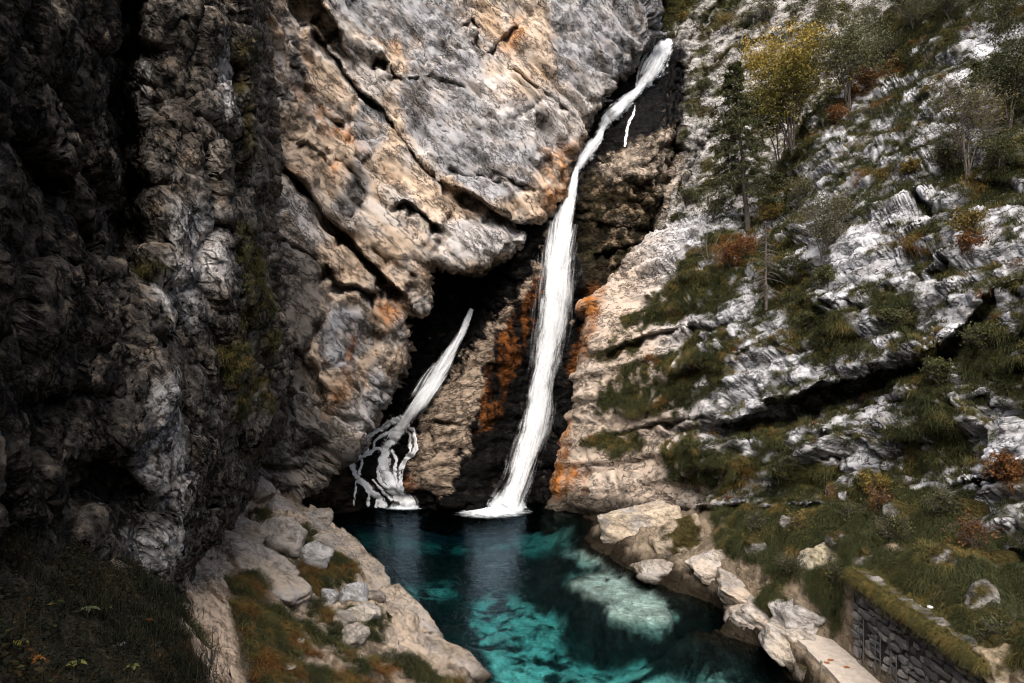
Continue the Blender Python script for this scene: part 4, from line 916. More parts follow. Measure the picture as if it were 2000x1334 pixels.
ribbon('mist_veil', main_lower[3:], M_FALL[2], f, 0.75, 0.5, 1.9, 21, 0.1, 3, True)
f = empty('waterfall', P(1126, 332, 50)); f.name = 'upper_cascade'; f.name = 'cascade'; tag(f, 'white stepped cascade sliding down the black gully above the waterfall', 'cascade')
ribbon('water_column', upper_a, M_FALL[0], f, 0.3, 0.35, 0.8, 17, 0.08, 4)
ribbon('spray_veil', upper_a, M_FALL[1], f, 0.45, 0.4, 1.25, 17, 0.1, 5)
side_streams = [[(1268, 96, 2.5), (1256, 116, 3.5), (1246, 140, 3), (1243, 168, 2.5), (1242, 186, 3)]]
side_streams += [[(1240, 206, 2), (1238, 222, 3), (1228, 240, 4), (1224, 262, 4), (1220, 286, 2.5)]]; cascade = f
f = empty('waterfall', P(780, 985, 43)); f.name = 'braided_fall'; f.name = 'side_fall'; tag(f, 'small white fall from the cave mouth braiding over black rocks', 'waterfall')
small = [(921, 604, 7), (911, 630, 9), (896, 662, 11), (878, 694, 15), (858, 728, 21), (838, 758, 23), (818, 788, 21), (801, 812, 17), (788, 834, 13)]
ribbon('water_column', small, M_FALL[0], f, 0.35, 0.35, 0.85, 21, 0.08, 10, True)
ribbon('spray_veil', small, M_FALL[1], f, 0.5, 0.4, 1.2, 21, 0.1, 11, True)
strands = [
    [(790, 826, 14), (772, 850, 15), (756, 872, 14), (748, 896, 17), (754, 924, 17), (766, 948, 16), (780, 966, 20), (800, 982, 22)],
    [(786, 816, 7), (760, 826, 8), (738, 842, 8), (712, 858, 8), (690, 872, 7), (668, 886, 5)],
    [(726, 850, 5), (714, 866, 6), (712, 884, 6), (726, 876, 5), (740, 878, 5)],
    [(690, 876, 6), (684, 896, 8), (692, 916, 8), (702, 936, 8), (720, 956, 9), (742, 972, 9), (748, 986, 12)],
    [(676, 890, 4), (690, 900, 5), (712, 892, 5)],
    [(796, 830, 6), (806, 840, 5), (812, 862, 5), (808, 884, 6), (790, 900, 6), (780, 922, 6), (782, 950, 6), (790, 974, 8)],
    [(794, 834, 4), (800, 852, 4), (800, 880, 4), (786, 904, 4)],
    [(760, 860, 4), (752, 880, 3), (750, 900, 4)],
    [(770, 838, 4), (748, 850, 5), (732, 866, 4), (722, 884, 4), (700, 896, 4)], [(742, 900, 5), (736, 920, 5), (746, 944, 5), (764, 960, 6)], [(768, 880, 4), (774, 900, 4), (770, 930, 5), (778, 955, 5)], [(706, 866, 4), (700, 884, 5), (708, 906, 4), (704, 926, 4)], [(812, 862, 3), (816, 880, 4), (800, 896, 4)], [(682, 880, 4), (676, 894, 4), (686, 908, 4)],
    [(696, 940, 3), (692, 965, 3), (690, 988, 3)], [(722, 962, 3), (720, 986, 5)], [(738, 972, 3), (736, 988, 4)], [(730, 940, 4), (748, 958, 4), (764, 976, 5)]]
def film(name, lines, parent, lift=0.12, seed=0, wob=6):
    """water clinging to the rock: a skin that follows the bedrock, thick along the given lines, open between them"""
    pts = np.array([(x, y) for l in lines for x, y, _ in l], float); lo = pts.min(0) - 24; hi = pts.max(0) + 24
    nv, nu = GULLY['shape']; Q = np.stack([_gpx, _gpy], 1).reshape(nv, nu, 2)
    ins = (Q[..., 0] > lo[0]) & (Q[..., 0] < hi[0]) & (Q[..., 1] > lo[1]) & (Q[..., 1] < hi[1])
    r0, r1 = np.nonzero(ins.any(1))[0][[0, -1]]; c0, c1 = np.nonzero(ins.any(0))[0][[0, -1]]
    G = GULLY['V'].reshape(nv, nu, 3)[r0:r1 + 1, c0:c1 + 1]
    for _ in range(2):                                             # a finer grid
        H = np.empty((G.shape[0] * 2 - 1, G.shape[1], 3)); H[::2] = G; H[1::2] = (G[1:] + G[:-1]) / 2
        G = np.empty((H.shape[0], H.shape[1] * 2 - 1, 3)); G[:, ::2] = H; G[:, 1::2] = (H[:, 1:] + H[:, :-1]) / 2
    sh = G.shape[:2]; v = G.reshape(-1, 3)
    k = np.ones(7) / 7                                             # water rounds off the small bumps
    for ax in (0, 1): G = np.apply_along_axis(lambda a: np.convolve(np.pad(a, 3, mode='edge'), k, 'valid'), ax, G)
    v = G.reshape(-1, 3)
    q = np.stack([CX + FPX * v[:, 0] / v[:, 1], CY - FPX * (v[:, 2] - HC) / v[:, 1]], 1)
    q = q + wob * np.stack([fbm(v * 1.1, 4, 0.6, 340), fbm(v * 1.1 + 9, 4, 0.6, 341)], 1)
    core = np.full(len(v), -1.0); along = np.zeros(len(v)); cross = np.zeros(len(v))
    for l in lines:
        l = np.array(l, float); d, run = seg_sd(q, l[:, :2]); Ls = np.concatenate([[0], np.cumsum(np.hypot(*np.diff(l[:, :2], axis=0).T))])
        hw = np.interp(run * Ls[-1], Ls, l[:, 2]) * 0.72; cc = 1 - np.abs(d) / hw
        mm = cc > core; core = np.where(mm, cc, core); along = np.where(mm, run * Ls[-1] * 0.031, along); cross = np.where(mm, d * 0.031, cross)
    v = EYE + (v - EYE) * (1 - (lift + 0.05 * np.clip(core, 0, 1)) / v[:, 1])[:, None]
    keep = core > -0.55
    o = mesh_np(name, v, grid_faces(*sh, keep), M_FALL[3], parent, uv=np.stack([cross, along], 1), flt={'edge': core})
    return o
film('water_film', strands, f, 0.12)
for ln in side_streams: film('side_stream', [ln], cascade, 0.12, 0, 2)
film('wet_sheet', [[(x, y, w * 1.15) for x, y, w in upper_a]], cascade, 0.15, 0, 2)
def foam_material():
    m, nt, bs, out = new_mat('foam')
    bs.inputs['Base Color'].default_value = (0.85, 0.9, 0.93, 1); bs.inputs['Roughness'].default_value = 0.7
    tc = N(nt, 'ShaderNodeTexCoord'); mp = N(nt, 'ShaderNodeMapping'); mp.inputs['Scale'].default_value = (1.3, 2.4, 1); nt.links.new(tc.outputs['Object'], mp.inputs[0])
    n = noise_node(nt, mp.outputs[0], 1.5, 6, 0.75, 0.8)
    e = N(nt, 'ShaderNodeAttribute'); e.attribute_name = 'edge'
    s1 = N(nt, 'ShaderNodeMath', operation='ADD'); nt.links.new(n.outputs[0], s1.inputs[0]); nt.links.new(e.outputs['Fac'], s1.inputs[1])
    mr = N(nt, 'ShaderNodeMapRange'); mr.interpolation_type = 'SMOOTHSTEP'; mr.inputs['From Min'].default_value = 0.66; mr.inputs['From Max'].default_value = 1.35; nt.links.new(s1.outputs[0], mr.inputs[0])
    tr = N(nt, 'ShaderNodeBsdfTransparent'); mx = N(nt, 'ShaderNodeMixShader'); nt.links.new(mr.outputs[0], mx.inputs[0]); nt.links.new(tr.outputs[0], mx.inputs[1]); nt.links.new(bs.outputs[0], mx.inputs[2]); nt.links.new(mx.outputs[0], out.inputs['Surface'])
    return m
M_FOAM = foam_material()
def foam(cx, cy, rx, ry, label, ang=0.0, h=0.3):
    r = np.linspace(0, 1, 14); t = np.linspace(0, 2 * math.pi, 49)
    Rr, Tt = np.meshgrid(r, t); x = Rr * rx * np.cos(Tt); y = Rr * ry * np.sin(Tt)
    X = cx + x * math.cos(ang) - y * math.sin(ang); Y = cy + x * math.sin(ang) + y * math.cos(ang)
    pp = np.stack([X.ravel(), Y.ravel(), 0 * X.ravel()], 1)
    Z = 0.012 + h * (1 - Rr.ravel()) ** 2 * (0.6 + 0.9 * np.abs(fbm(pp * 2.2, 3, 0.6, 400)))
    pp[:, 2] = Z
    o = mesh_np('foam', pp, grid_faces(*Rr.shape), M_FOAM, flt={'edge': (1 - Rr ** 1.2).ravel()})
    tag(o, label, kind='stuff')
def splash(cx, cy, rx, ry, h, parent, seed):
    t = np.linspace(0, 2 * math.pi, 41); a = np.linspace(0, math.pi / 2, 12); A, T_ = np.meshgrid(a, t)
    X = cx + rx * np.cos(A) * np.cos(T_); Y = cy + ry * np.cos(A) * np.sin(T_); Z = h * np.sin(A)
    pp = np.stack([X.ravel(), Y.ravel(), Z.ravel()], 1); nn = pp - np.array((cx, cy, 0)); pp = pp + nn * (0.35 * fbm(pp * 1.1 + seed, 4, 0.6, 410 + seed))[:, None]; pp[:, 2] = np.maximum(pp[:, 2], 0.015)
    e = 0.95 * (1 - np.sin(A)) ** 0.8 - 0.25
    return mesh_np('splash', pp, grid_faces(*A.shape), M_FOAM, parent, flt={'edge': e.ravel()})
for sc_, (hh_, k) in {1.0: (0.9, 1), 0.7: (1.5, 2)}.items():
    v = P(986, 1000, 43.0); splash(v.x, 42.8, 1.15 * sc_, 0.8 * sc_, hh_, FALL_MAIN, k)
v = P(792, 985, 43.0); splash(v.x, 43.2, 0.9, 0.5, 0.5, f, 3)
b0 = P(984, 1000, 43.0)
foam(b0.x - 0.6, 42.0, 2.6, 1.9, 'white foam churning where the tall waterfall meets the pool', 0.15, 0.3)
b1 = P(790, 985, 43.3); foam(b1.x, 43.0, 1.5, 0.7, 'white foam at the foot of the small braided fall', 0, 0.25)

# ------------------------------------------------------------------ grass (uncountable: one object for each stretch)
PALETTE = [((0.016, 0.020, 0.007), (0.048, 0.050, 0.016)), ((0.045, 0.043, 0.013), (0.10, 0.088, 0.026)), ((0.09, 0.062, 0.016), (0.19, 0.135, 0.04)), ((0.085, 0.034, 0.009), (0.17, 0.075, 0.018))]
def blade_tuft(name, kind, pal, seed, nb, width, length):
    rg = np.random.default_rng(seed); V, F, C = [], [], []
    c0, c1 = (np.array(c) for c in PALETTE[pal]); ns = 4
    for b in range(nb):
        az = rg.uniform(0, 2 * math.pi)
        if kind == 'hang': dr = np.array((rg.normal(0, 0.45), 0.55 + rg.normal(0, 0.25), 0.75 + rg.normal(0, 0.25)))
        else: dr = np.array((math.cos(az) * rg.uniform(0.1, 0.7), math.sin(az) * rg.uniform(0.1, 0.7), 1.0))
        dr /= np.linalg.norm(dr); L = length * rg.uniform(0.55, 1.15); g = (1.05 if kind == 'hang' else 0.45) * rg.uniform(0.6, 1.2)
        o = np.array((rg.normal(0, 0.11), rg.normal(0, 0.06), rg.normal(0, 0.05 if kind == 'hang' else 0.01)))
        sd_ = np.cross(dr, (0, 0, 1)); sd_ = sd_ / (np.linalg.norm(sd_) + 1e-6); rot = rg.uniform(-0.8, 0.8); sd_ = sd_ * math.cos(rot) + np.cross(dr, sd_) * math.sin(rot)
        cc = c0 + (c1 - c0) * rg.uniform(0, 1) ; cc = cc * rg.uniform(0.75, 1.25); base = len(V)
        for k in range(ns):
            t = k / (ns - 1); pt = o + dr * L * t + np.array((0, 0, -g * L * t * t)); w = width * (1 - 0.85 * t) * 0.5
            V += [pt - sd_ * w, pt + sd_ * w]; C += [cc * (0.75 + 0.5 * t)] * 2
            if k: F.append((base + 2 * k - 2, base + 2 * k - 1, base + 2 * k + 1, base + 2 * k))
    return mesh_np(name, np.array(V), np.array(F), M_GRASS, col=np.array(C) * (0.30 if width < 0.01 else 1.0), link=False, smooth=True)

def leaf_clump(name, pal, seed, n, size, spread):
    rg = np.random.default_rng(seed); V, F, C = [], [], []; c0, c1 = (np.array(c) for c in PALETTE[pal])
    for b in range(n):
        o = np.array((rg.normal(0, spread), rg.normal(0, spread), abs(rg.normal(0, spread * 0.7)))); d = rg.normal(size=3); d[2] = abs(d[2]) * 0.3 - 0.1; d /= np.linalg.norm(d)
        nn = np.array((rg.normal(0, 0.5), rg.normal(0, 0.5), 1.0)); sd_ = np.cross(d, nn); sd_ /= np.linalg.norm(sd_); s_ = size * rg.uniform(0.6, 1.3); k = len(V)
        V += [o, o + d * s_ * 0.5 + sd_ * s_ * 0.3, o + d * s_ - np.array((0, 0, 0.15 * s_)), o + d * s_ * 0.5 - sd_ * s_ * 0.3]; F.append((k, k + 1, k + 2, k + 3)); C += [(c0 + (c1 - c0) * rg.uniform(0, 0.8)) * 0.34] * 4
    return mesh_np(name, np.array(V), np.array(F), M_GRASS, col=np.array(C), link=False, smooth=False)

def proto_set(tag_, objs):
    c = bpy.data.collections.new(tag_)
    for o in objs: c.objects.link(o)
    return c
K_FAR = proto_set('far_tufts', [blade_tuft('t%02d' % (h * 4 + p), 'hang' if h < 2 else 'up', p, 500 + h * 10 + p, 54 if h < 2 else 40, 0.013, 0.42 if h < 2 else 0.34) for h in range(3) for p in range(4)])
K_NEAR = proto_set('near_tufts', [blade_tuft('n%02d' % (h * 4 + p), 'up', p, 600 + h * 10 + p, 34, 0.007, 0.34) for h in range(2) for p in range(4)] + [leaf_clump('n%02d' % (8 + p), p, 700 + p, 22, 0.045, 0.11) for p in range(4)])

def scatter(name, label, pts, yaw, scl, idx, protos):
    me = bpy.data.meshes.new(name); me.vertices.add(len(pts)); me.vertices.foreach_set('co', np.asarray(pts, f32).reshape(-1))
    for k, v, t in (('yaw', yaw, 'FLOAT'), ('scl', scl, 'FLOAT'), ('idx', idx, 'INT')):
        a = me.attributes.new(k, t, 'POINT'); a.data.foreach_set('value', np.asarray(v, np.int32 if t == 'INT' else f32))
    o = bpy.data.objects.new(name, me); COL.objects.link(o); tag(o, label, kind='stuff')
    ng = bpy.data.node_groups.new(name, 'GeometryNodeTree')
    ng.interface.new_socket('Geometry', in_out='INPUT', socket_type='NodeSocketGeometry'); ng.interface.new_socket('Geometry', in_out='OUTPUT', socket_type='NodeSocketGeometry')
    gi = ng.nodes.new('NodeGroupInput'); go = ng.nodes.new('NodeGroupOutput'); ci = ng.nodes.new('GeometryNodeCollectionInfo'); ip = ng.nodes.new('GeometryNodeInstanceOnPoints')
    ci.inputs['Collection'].default_value = protos; ci.inputs['Separate Children'].default_value = True; ci.inputs['Reset Children'].default_value = True
    def attr(n, t):
        a = ng.nodes.new('GeometryNodeInputNamedAttribute'); a.data_type = t; a.inputs['Name'].default_value = n; return a.outputs['Attribute']
    cx = ng.nodes.new('ShaderNodeCombineXYZ'); ng.links.new(attr('yaw', 'FLOAT'), cx.inputs[2])
    ng.links.new(gi.outputs[0], ip.inputs['Points']); ng.links.new(ci.outputs[0], ip.inputs['Instance']); ip.inputs['Pick Instance'].default_value = True
    ng.links.new(attr('idx', 'INT'), ip.inputs['Instance Index']); ng.links.new(cx.outputs[0], ip.inputs['Rotation']); ng.links.new(attr('scl', 'FLOAT'), ip.inputs['Scale'])
    ng.links.new(ip.outputs[0], go.inputs[0])
    md = o.modifiers.new('scatter', 'NODES'); md.node_group = ng
    return o

def cell_area(m):
    G = m['V'].reshape(*m['shape'], 3); return np.linalg.norm(np.cross(np.gradient(G, axis=1), np.gradient(G, axis=0)), axis=2).ravel()

def pick(m, per_m2, seed, where=None):
    rg = np.random.default_rng(seed)
    w = np.clip(m['dens'], 0, 1) ** 1.3 * np.minimum(cell_area(m), 0.08) * per_m2 * m['keep']
    if where is not None: w = w * where
    n = rg.poisson(w); i = np.repeat(np.arange(len(w)), n)
    return i, rg

def cliff_grass(name, label, m, per_m2, seed, scl=1.0):
    i, rg = pick(m, per_m2, seed); n = m['n'][i]
    p = m['V'][i] + rg.normal(0, 0.04, (len(i), 3)) - 0.02 * n
    yaw = np.arctan2(-n[:, 0], n[:, 1]) + rg.normal(0, 0.5, len(i))           # local +Y turns to face out of the cliff
    hv = np.clip(m['hue'][i] + rg.normal(0, 0.16, len(i)), 0, 0.999)
    pal = np.select([hv < 0.42, hv < 0.70, hv < 0.87], [0, 1, 2], 3)
    shape = np.where(n[:, 2] > 0.75, 2, rg.integers(0, 2, len(i)))
    scatter(name, label, p, yaw, scl * rg.uniform(0.55, 1.25, len(i)), shape * 4 + pal, K_FAR); return len(i)
ng_ = [cliff_grass('cliff_grass', 'olive and rust grass tussocks hanging on the ledges of the pale cliff', RIGHT, 34, 1),
       cliff_grass('slope_grass', 'olive grass patches on the steep slope above the gully', GULLY, 16, 2, 0.9),
       cliff_grass('wall_grass', 'small green tuft in a crack high on the back cliff', BACK, 20, 3, 0.6),
       cliff_grass('moss_grass', 'brown green moss and grass strip on the dark buttress', LEFT, 60, 4, 0.55)]
m = GROUND
for nm, lb, wh, den, sc_, seed in (('bank_grass', 'rust and green grass between the boulders of the bank', (m['V'][:, 0] < 2) & (m['V'][:, 1] > 11.8), 110, 1.0, 11), ('shore_grass', 'dark green grass slope above the stone wall', m['V'][:, 0] > 2, 150, 1.05, 12)):
    i, rg = pick(m, den, seed, wh); n = m['n'][i]
    hv = np.clip(m['hue'][i] + rg.normal(0, 0.18, len(i)) - (0.22 if 'shore' in nm else 0), 0, 0.999); pal = np.select([hv < 0.45, hv < 0.70, hv < 0.86], [0, 1, 2], 3)
    yaw = np.arctan2(-n[:, 0], n[:, 1]) + rg.normal(0, 0.6, len(i))
    scatter(nm, lb, m['V'][i] - 0.02 * n, yaw, sc_ * rg.uniform(0.5, 1.2, len(i)), np.where((n[:, 2] < 0.7) | (rg.uniform(0, 1, len(i)) < 0.75), rg.integers(0, 2, len(i)), 2) * 4 + pal, K_FAR); ng_.append(len(i))
i, rg = pick(m, 80, 13, (m['V'][:, 0] < 2) & (m['V'][:, 1] <= 11.8)); n = m['n'][i]
hv = np.clip(m['hue'][i] * 0.9 + rg.normal(0, 0.16, len(i)), 0, 0.999); pal = np.select([hv < 0.56, hv < 0.72, hv < 0.84], [0, 1, 2], 3)
leafy = fbm(m['V'][i] * 0.9, 3, 0.5, 90) + rg.normal(0, 0.15, len(i)) - 0.35 * sstep(230, 330, m['q'][i, 0]) > -0.1
yaw = rg.uniform(0, 6.28, len(i))
scatter('mound_grass', 'dark near mound overgrown with long grass and low leaves', m['V'][i] - 0.01 * n, yaw, rg.uniform(0.5, 1.2, len(i)), np.where(leafy, 2, rg.integers(0, 2, len(i))) * 4 + pal, K_NEAR); ng_.append(len(i))
print('TUFTS', ng_)

# ------------------------------------------------------------------ loose rocks and rock ledges
def ico(n):
    import bmesh
    bm = bmesh.new(); bmesh.ops.create_icosphere(bm, subdivisions=n, radius=1.0)
    V = np.array([v.co for v in bm.verts]); F = np.array([[v.index for v in f.verts] for f in bm.faces]); bm.free(); return V, F
ICO = {n: ico(n) for n in (3, 4, 5)}
def rot_e(e): return np.array(Euler([math.radians(a) for a in e]).to_matrix())

def chunk(name, at, size, seed, label=None, cat=None, group=None, turn=(0, 0, 0), tint=(0.44, 0.37, 0.30), sub=4, cuts=16, rough=0.05, flat=None, mat=None, kind=None, moss=0.0, rot_tex=None):
    """a broken rock: a body cut by random planes, edges slightly worn, surface pitted; at = centre"""
    rg = np.random.default_rng(seed); D, F = ICO[sub]
    nn = rg.normal(size=(cuts, 3)); nn /= np.linalg.norm(nn, axis=1)[:, None]; hh = rg.uniform(0.55, 0.95, cuts)
    nn = np.vstack([nn, np.eye(3), -np.eye(3)]); hh = np.concatenate([hh, rg.uniform(0.72, 0.92, 6)])
    dot = D @ nn.T; r = np.where(dot > 0.05, hh / np.maximum(dot, 0.05), 9.0)
    k = 55.0; rr = -np.log(np.exp(-k * r).sum(1)) / k                     # soft minimum: worn edges
    V = D * rr[:, None] * np.asarray(size)
    V = V @ rot_e(turn).T
    L = float(np.mean(size)); pw = V + seed * 3.1
    t, c, _ = blocks(pw, (0.8 * L, 0.7 * L, 0.4 * L), 0.8, 0.06, seed); t2, c2, _ = blocks(pw, (0.3 * L, 0.27 * L, 0.16 * L), 0.9, 0.08, seed + 1)
    nr = V / (np.linalg.norm(V, axis=1)[:, None] + 1e-9)
    V = V + nr * L * (rough * (1.3 * t - 0.5 * c + 0.8 * t2 - 0.3 * c2) + 0.04 * fbm(pw / L * 1.6, 4, 0.55, seed + 2))[:, None]
    p = V + np.asarray(at)
    a = fbm(p * 0.9, 3, 0.6, 31); b = fbm(p * 2.6, 4, 0.65, 32)
    c = np.tile(np.asarray(tint, f32) * rg.uniform(0.92, 1.08), (len(V), 1)); c = mixc(c, np.asarray(tint) * 0.35, sstep(0.12, 0.4, b) * 0.6); c = mixc(c, (0.42, 0.40, 0.39), np.clip(0.2 + a, 0, 0.6))
    if moss: c = mixc(c, (0.05, 0.04, 0.014), sstep(0.25 - 0.5 * moss, 0.5 - 0.5 * moss, a + 0.3 * nr[:, 2]))
    wet = 1 - sstep(0.12, 0.6, p[:, 2] + 0.35 * a); c = mixc(c, (0.022, 0.017, 0.011), wet)
    o = mesh_np(name, V, F, mat or M_GROUND, col=np.concatenate([c * STONE, wet[:, None]], 1)); o.location = at
    return tag(o, label, cat, group, kind)

GV = GROUND['V'][GROUND['V'][:, 1] > 0]; GV = GV.reshape(*GROUND['shape'], 3)[::2, ::2].reshape(-1, 3)
from mathutils.kdtree import KDTree
GKD = KDTree(len(GV))
for i_, v_ in enumerate(GV): GKD.insert((v_[0], v_[1], 0), i_)
GKD.balance()
def ground_z(x, y):
    return float(GV[GKD.find((x, y, 0))[1], 2])

def on_ground(px, py):
    """where the sight line through a pixel meets the ground"""
    dx, dz = (px - CX) / FPX, -(py - CY) / FPX
    ds = np.linspace(4, 46, 400); best = None
    for d in ds:
        if HC + dz * d <= ground_z(dx * d, d): best = d; break
    d = best or 40; return np.array((dx * d, d, HC + dz * d)), d

def boulder(px, py, wpx, hpx, seed, label, turn=(0, 0, 0), sink=0.25, **kw):
    """px, py: middle of its foot"""
    g, d = on_ground(px, py); sx = 1.12 * wpx * d / FPX / 2; sz = 1.12 * hpx * d / FPX / 2
    return chunk('boulder', (g[0], g[1] + sx * 0.5, g[2] + sz * (1 - 2 * sink) ), (sx * 1.12, sx * 0.95, sz * 1.2), seed, label, 'boulder', 'loose boulders on the left bank', turn, **kw)

G_ = (0.56, 0.53, 0.50)
boulder(546, 1080, 96, 84, 3, 'large angular boulder at the top of the bank, biggest of the loose rocks', (0, 8, 20), tint=(0.60, 0.52, 0.44))
boulder(606, 1108, 56, 52, 5, 'pale wedge shaped boulder leaning beside the largest one', (0, 30, 40), tint=G_)
boulder(566, 1122, 22, 22, 8, 'small grey stone in the grass under the largest boulder', tint=G_)
boulder(640, 1180, 38, 32, 11, 'small rounded white boulder touching the bigger smooth one', (0, 5, 0), tint=(0.66, 0.65, 0.64), cuts=26)
boulder(690, 1180, 56, 52, 14, 'smooth round grey boulder near the water edge', (0, 0, 30), tint=(0.62, 0.61, 0.60), cuts=26)
boulder(702, 1228, 74, 52, 17, 'cracked pale block just below the round boulder', (0, 10, 10), tint=(0.62, 0.55, 0.46))
boulder(688, 1268, 68, 44, 20, 'broad pale stone in the grass, lowest of the loose rocks', (0, 5, 50), tint=(0.60, 0.52, 0.43))
boulder(668, 1226, 44, 34, 23, 'small pale rock wedged between the round boulder and the broad stone', (0, 20, 10), tint=(0.46, 0.40, 0.33))
boulder(480, 1062, 70, 46, 26, 'low tan rock half buried left of the largest boulder', (0, 10, 30))
boulder(498, 975, 66, 52, 29, 'tan boulder jammed under the dark buttress corner', (0, 25, 15), tint=(0.36, 0.29, 0.22))
boulder(620, 1024, 56, 30, 32, 'tan stone at the waterline by the foot of the back cliff', tint=(0.36, 0.29, 0.22))
boulder(492, 1052, 30, 26, 35, 'small block leaning against the largest boulder', (0, 30, 0))
boulder(735, 1175, 40, 22, 38, 'flat tan stone beside the smooth round boulder', (0, 10, 0), tint=(0.42, 0.36, 0.30))
boulder(360, 1175, 16, 12, 41, 'small white stone on the dirt path beside the buttress foot', tint=(0.5, 0.48, 0.46), sub=3)
boulder(455, 1092, 30, 22, 43, 'narrow upright stone between buttress and slab', (0, 40, 0), tint=(0.38, 0.32, 0.26))
boulder(578, 1260, 28, 14, 45, 'flat pale stone in the rust coloured grass', tint=(0.48, 0.43, 0.36), sub=3)
boulder(555, 1312, 34, 12, 47, 'thin pale slab at the bottom of the bank grass', tint=(0.48, 0.43, 0.36), sub=3)

def slab(px, py, d, size, seed, turn, label, cat='rock ledge', name='rock_ledge', **kw):
    v = P(px, py, d); return chunk(name, tuple(v), size, seed, label, cat, kw.pop('group', 'bedrock ledges beside the pool'), turn, sub=5, **kw)
T1 = (0.54, 0.44, 0.34)
slab(500, 1108, 20.8, (2.2, 1.3, 0.42), 51, (0, 27, -20), 'long tilted slab sloping from the buttress towards the pool', tint=T1)
slab(790, 1232, 23.4, (2.3, 1.3, 0.5), 53, (0, 22, -42), 'pale slab dipping into the dark water', tint=T1)
slab(860, 1300, 21.4, (2.0, 1.2, 0.5), 54, (0, 22, -48), 'pale slab at the lower end of the bank by the water', tint=T1)
slab(690, 1105, 28.5, (2.3, 1.3, 0.55), 56, (0, 30, -30), 'rounded rock nose where the bank meets the upper pool', tint=T1)
slab(560, 1015, 30.5, (2.2, 1.2, 0.4), 57, (0, 30, -30), 'slanting slab above the largest boulder', tint=(0.40, 0.33, 0.26))
slab(640, 1050, 31.0, (2.0, 1.0, 0.36), 64, (0, 32, -32), 'slanting slab running down to the pool behind the boulders', tint=(0.40, 0.33, 0.26))
slab(1238, 1036, 35.2, (2.7, 1.8, 1.25), 58, (0, -6, 12), 'big pale overhanging rock at the foot of the stained cliff', tint=(0.50, 0.41, 0.31))
slab(1330, 1062, 32.5, (1.5, 1.3, 1.6), 59, (10, -20, 0), 'mossy broken rock behind the big pale overhanging one', tint=(0.34, 0.27, 0.2), moss=0.5)
slab(1300, 1120, 30.6, (1.6, 1.1, 0.75), 60, (0, 22, 20), 'rough wet rock at the waterline below the big pale one', tint=(0.38, 0.31, 0.24))
slab(1395, 1098, 28.8, (1.3, 1.1, 0.62), 61, (0, -15, 10), 'pale lip of the small arch over the water', tint=(0.48, 0.41, 0.34))
slab(1452, 1158, 26.6, (1.2, 2.0, 0.62), 62, (0, 10, -14), 'pale hollow ledge under the small arch', tint=(0.52, 0.43, 0.34))
slab(1478, 1200, 25.0, (1.15, 2.2, 0.72), 63, (0, 16, -14), 'smooth pale ledge sloping into the water below the arch', tint=(0.52, 0.44, 0.36))
slab(1556, 1205, 23.4, (1.1, 1.7, 0.85), 65, (0, 12, -18), 'cracked grey ledge in front of the grass slope', tint=(0.48, 0.44, 0.41))
slab(1528, 1250, 22.9, (0.85, 1.9, 0.6), 66, (0, 18, -14), 'pale ledge at the waterline next to the concrete path', tint=(0.50, 0.43, 0.35))
slab(1618, 1122, 23.9, (0.75, 0.9, 1.25), 68, (-35, 35, 20), 'pale yellow lichen covered rock in the middle of the grass slope', tint=(0.50, 0.43, 0.30), group='bedrock ledges beside the pool')
slab(1560, 1250, 22.2, (0.9, 0.8, 0.45), 69, (0, 10, -10), 'gravelly pale rock at the head of the concrete path', tint=(0.50, 0.44, 0.37))
slab(1962, 1290, 15.0, (0.6, 0.6, 0.7), 70, (0, 0, 0), 'mossy broken rock beyond the near end of the stone wall', tint=(0.34, 0.27, 0.18), moss=0.8)

for k, (px_, py_, r_, lb) in enumerate(((1482, 1080, 0.5, 'mossy grey rock at the left end of the grass slope'), (1548, 1030, 0.45, 'mossy grey rock near the cliff foot above the yellow lichen rock'), (1700, 1100, 0.5, 'mossy rock in the grass above the far end of the wall'), (1765, 1010, 0.55, 'grey rock at the cliff foot over the middle of the grass slope'),
        (1850, 1110, 0.45, 'mossy rock in the grass above the middle of the wall'), (1905, 1020, 0.6, 'grey rock at the right of the grass slope under the cliff'), (1955, 1120, 0.6, 'grey rock at the right edge of the grass slope'), (1925, 1190, 0.5, 'mossy grey rock above the near end of the wall'), (1640, 1060, 0.4, 'small mossy rock right of the yellow lichen rock'))):
    g, d = on_ground(px_, py_); chunk('outcrop', (g[0], g[1] + 0.2, g[2] + 0.1 * r_), (r_ * 1.2, r_, r_ * 0.9), 160 + k, lb, 'rock', 'rocks in the grass slope', (20, 15 * k, 40 * k), tint=(0.24, 0.225, 0.21), moss=0.6)

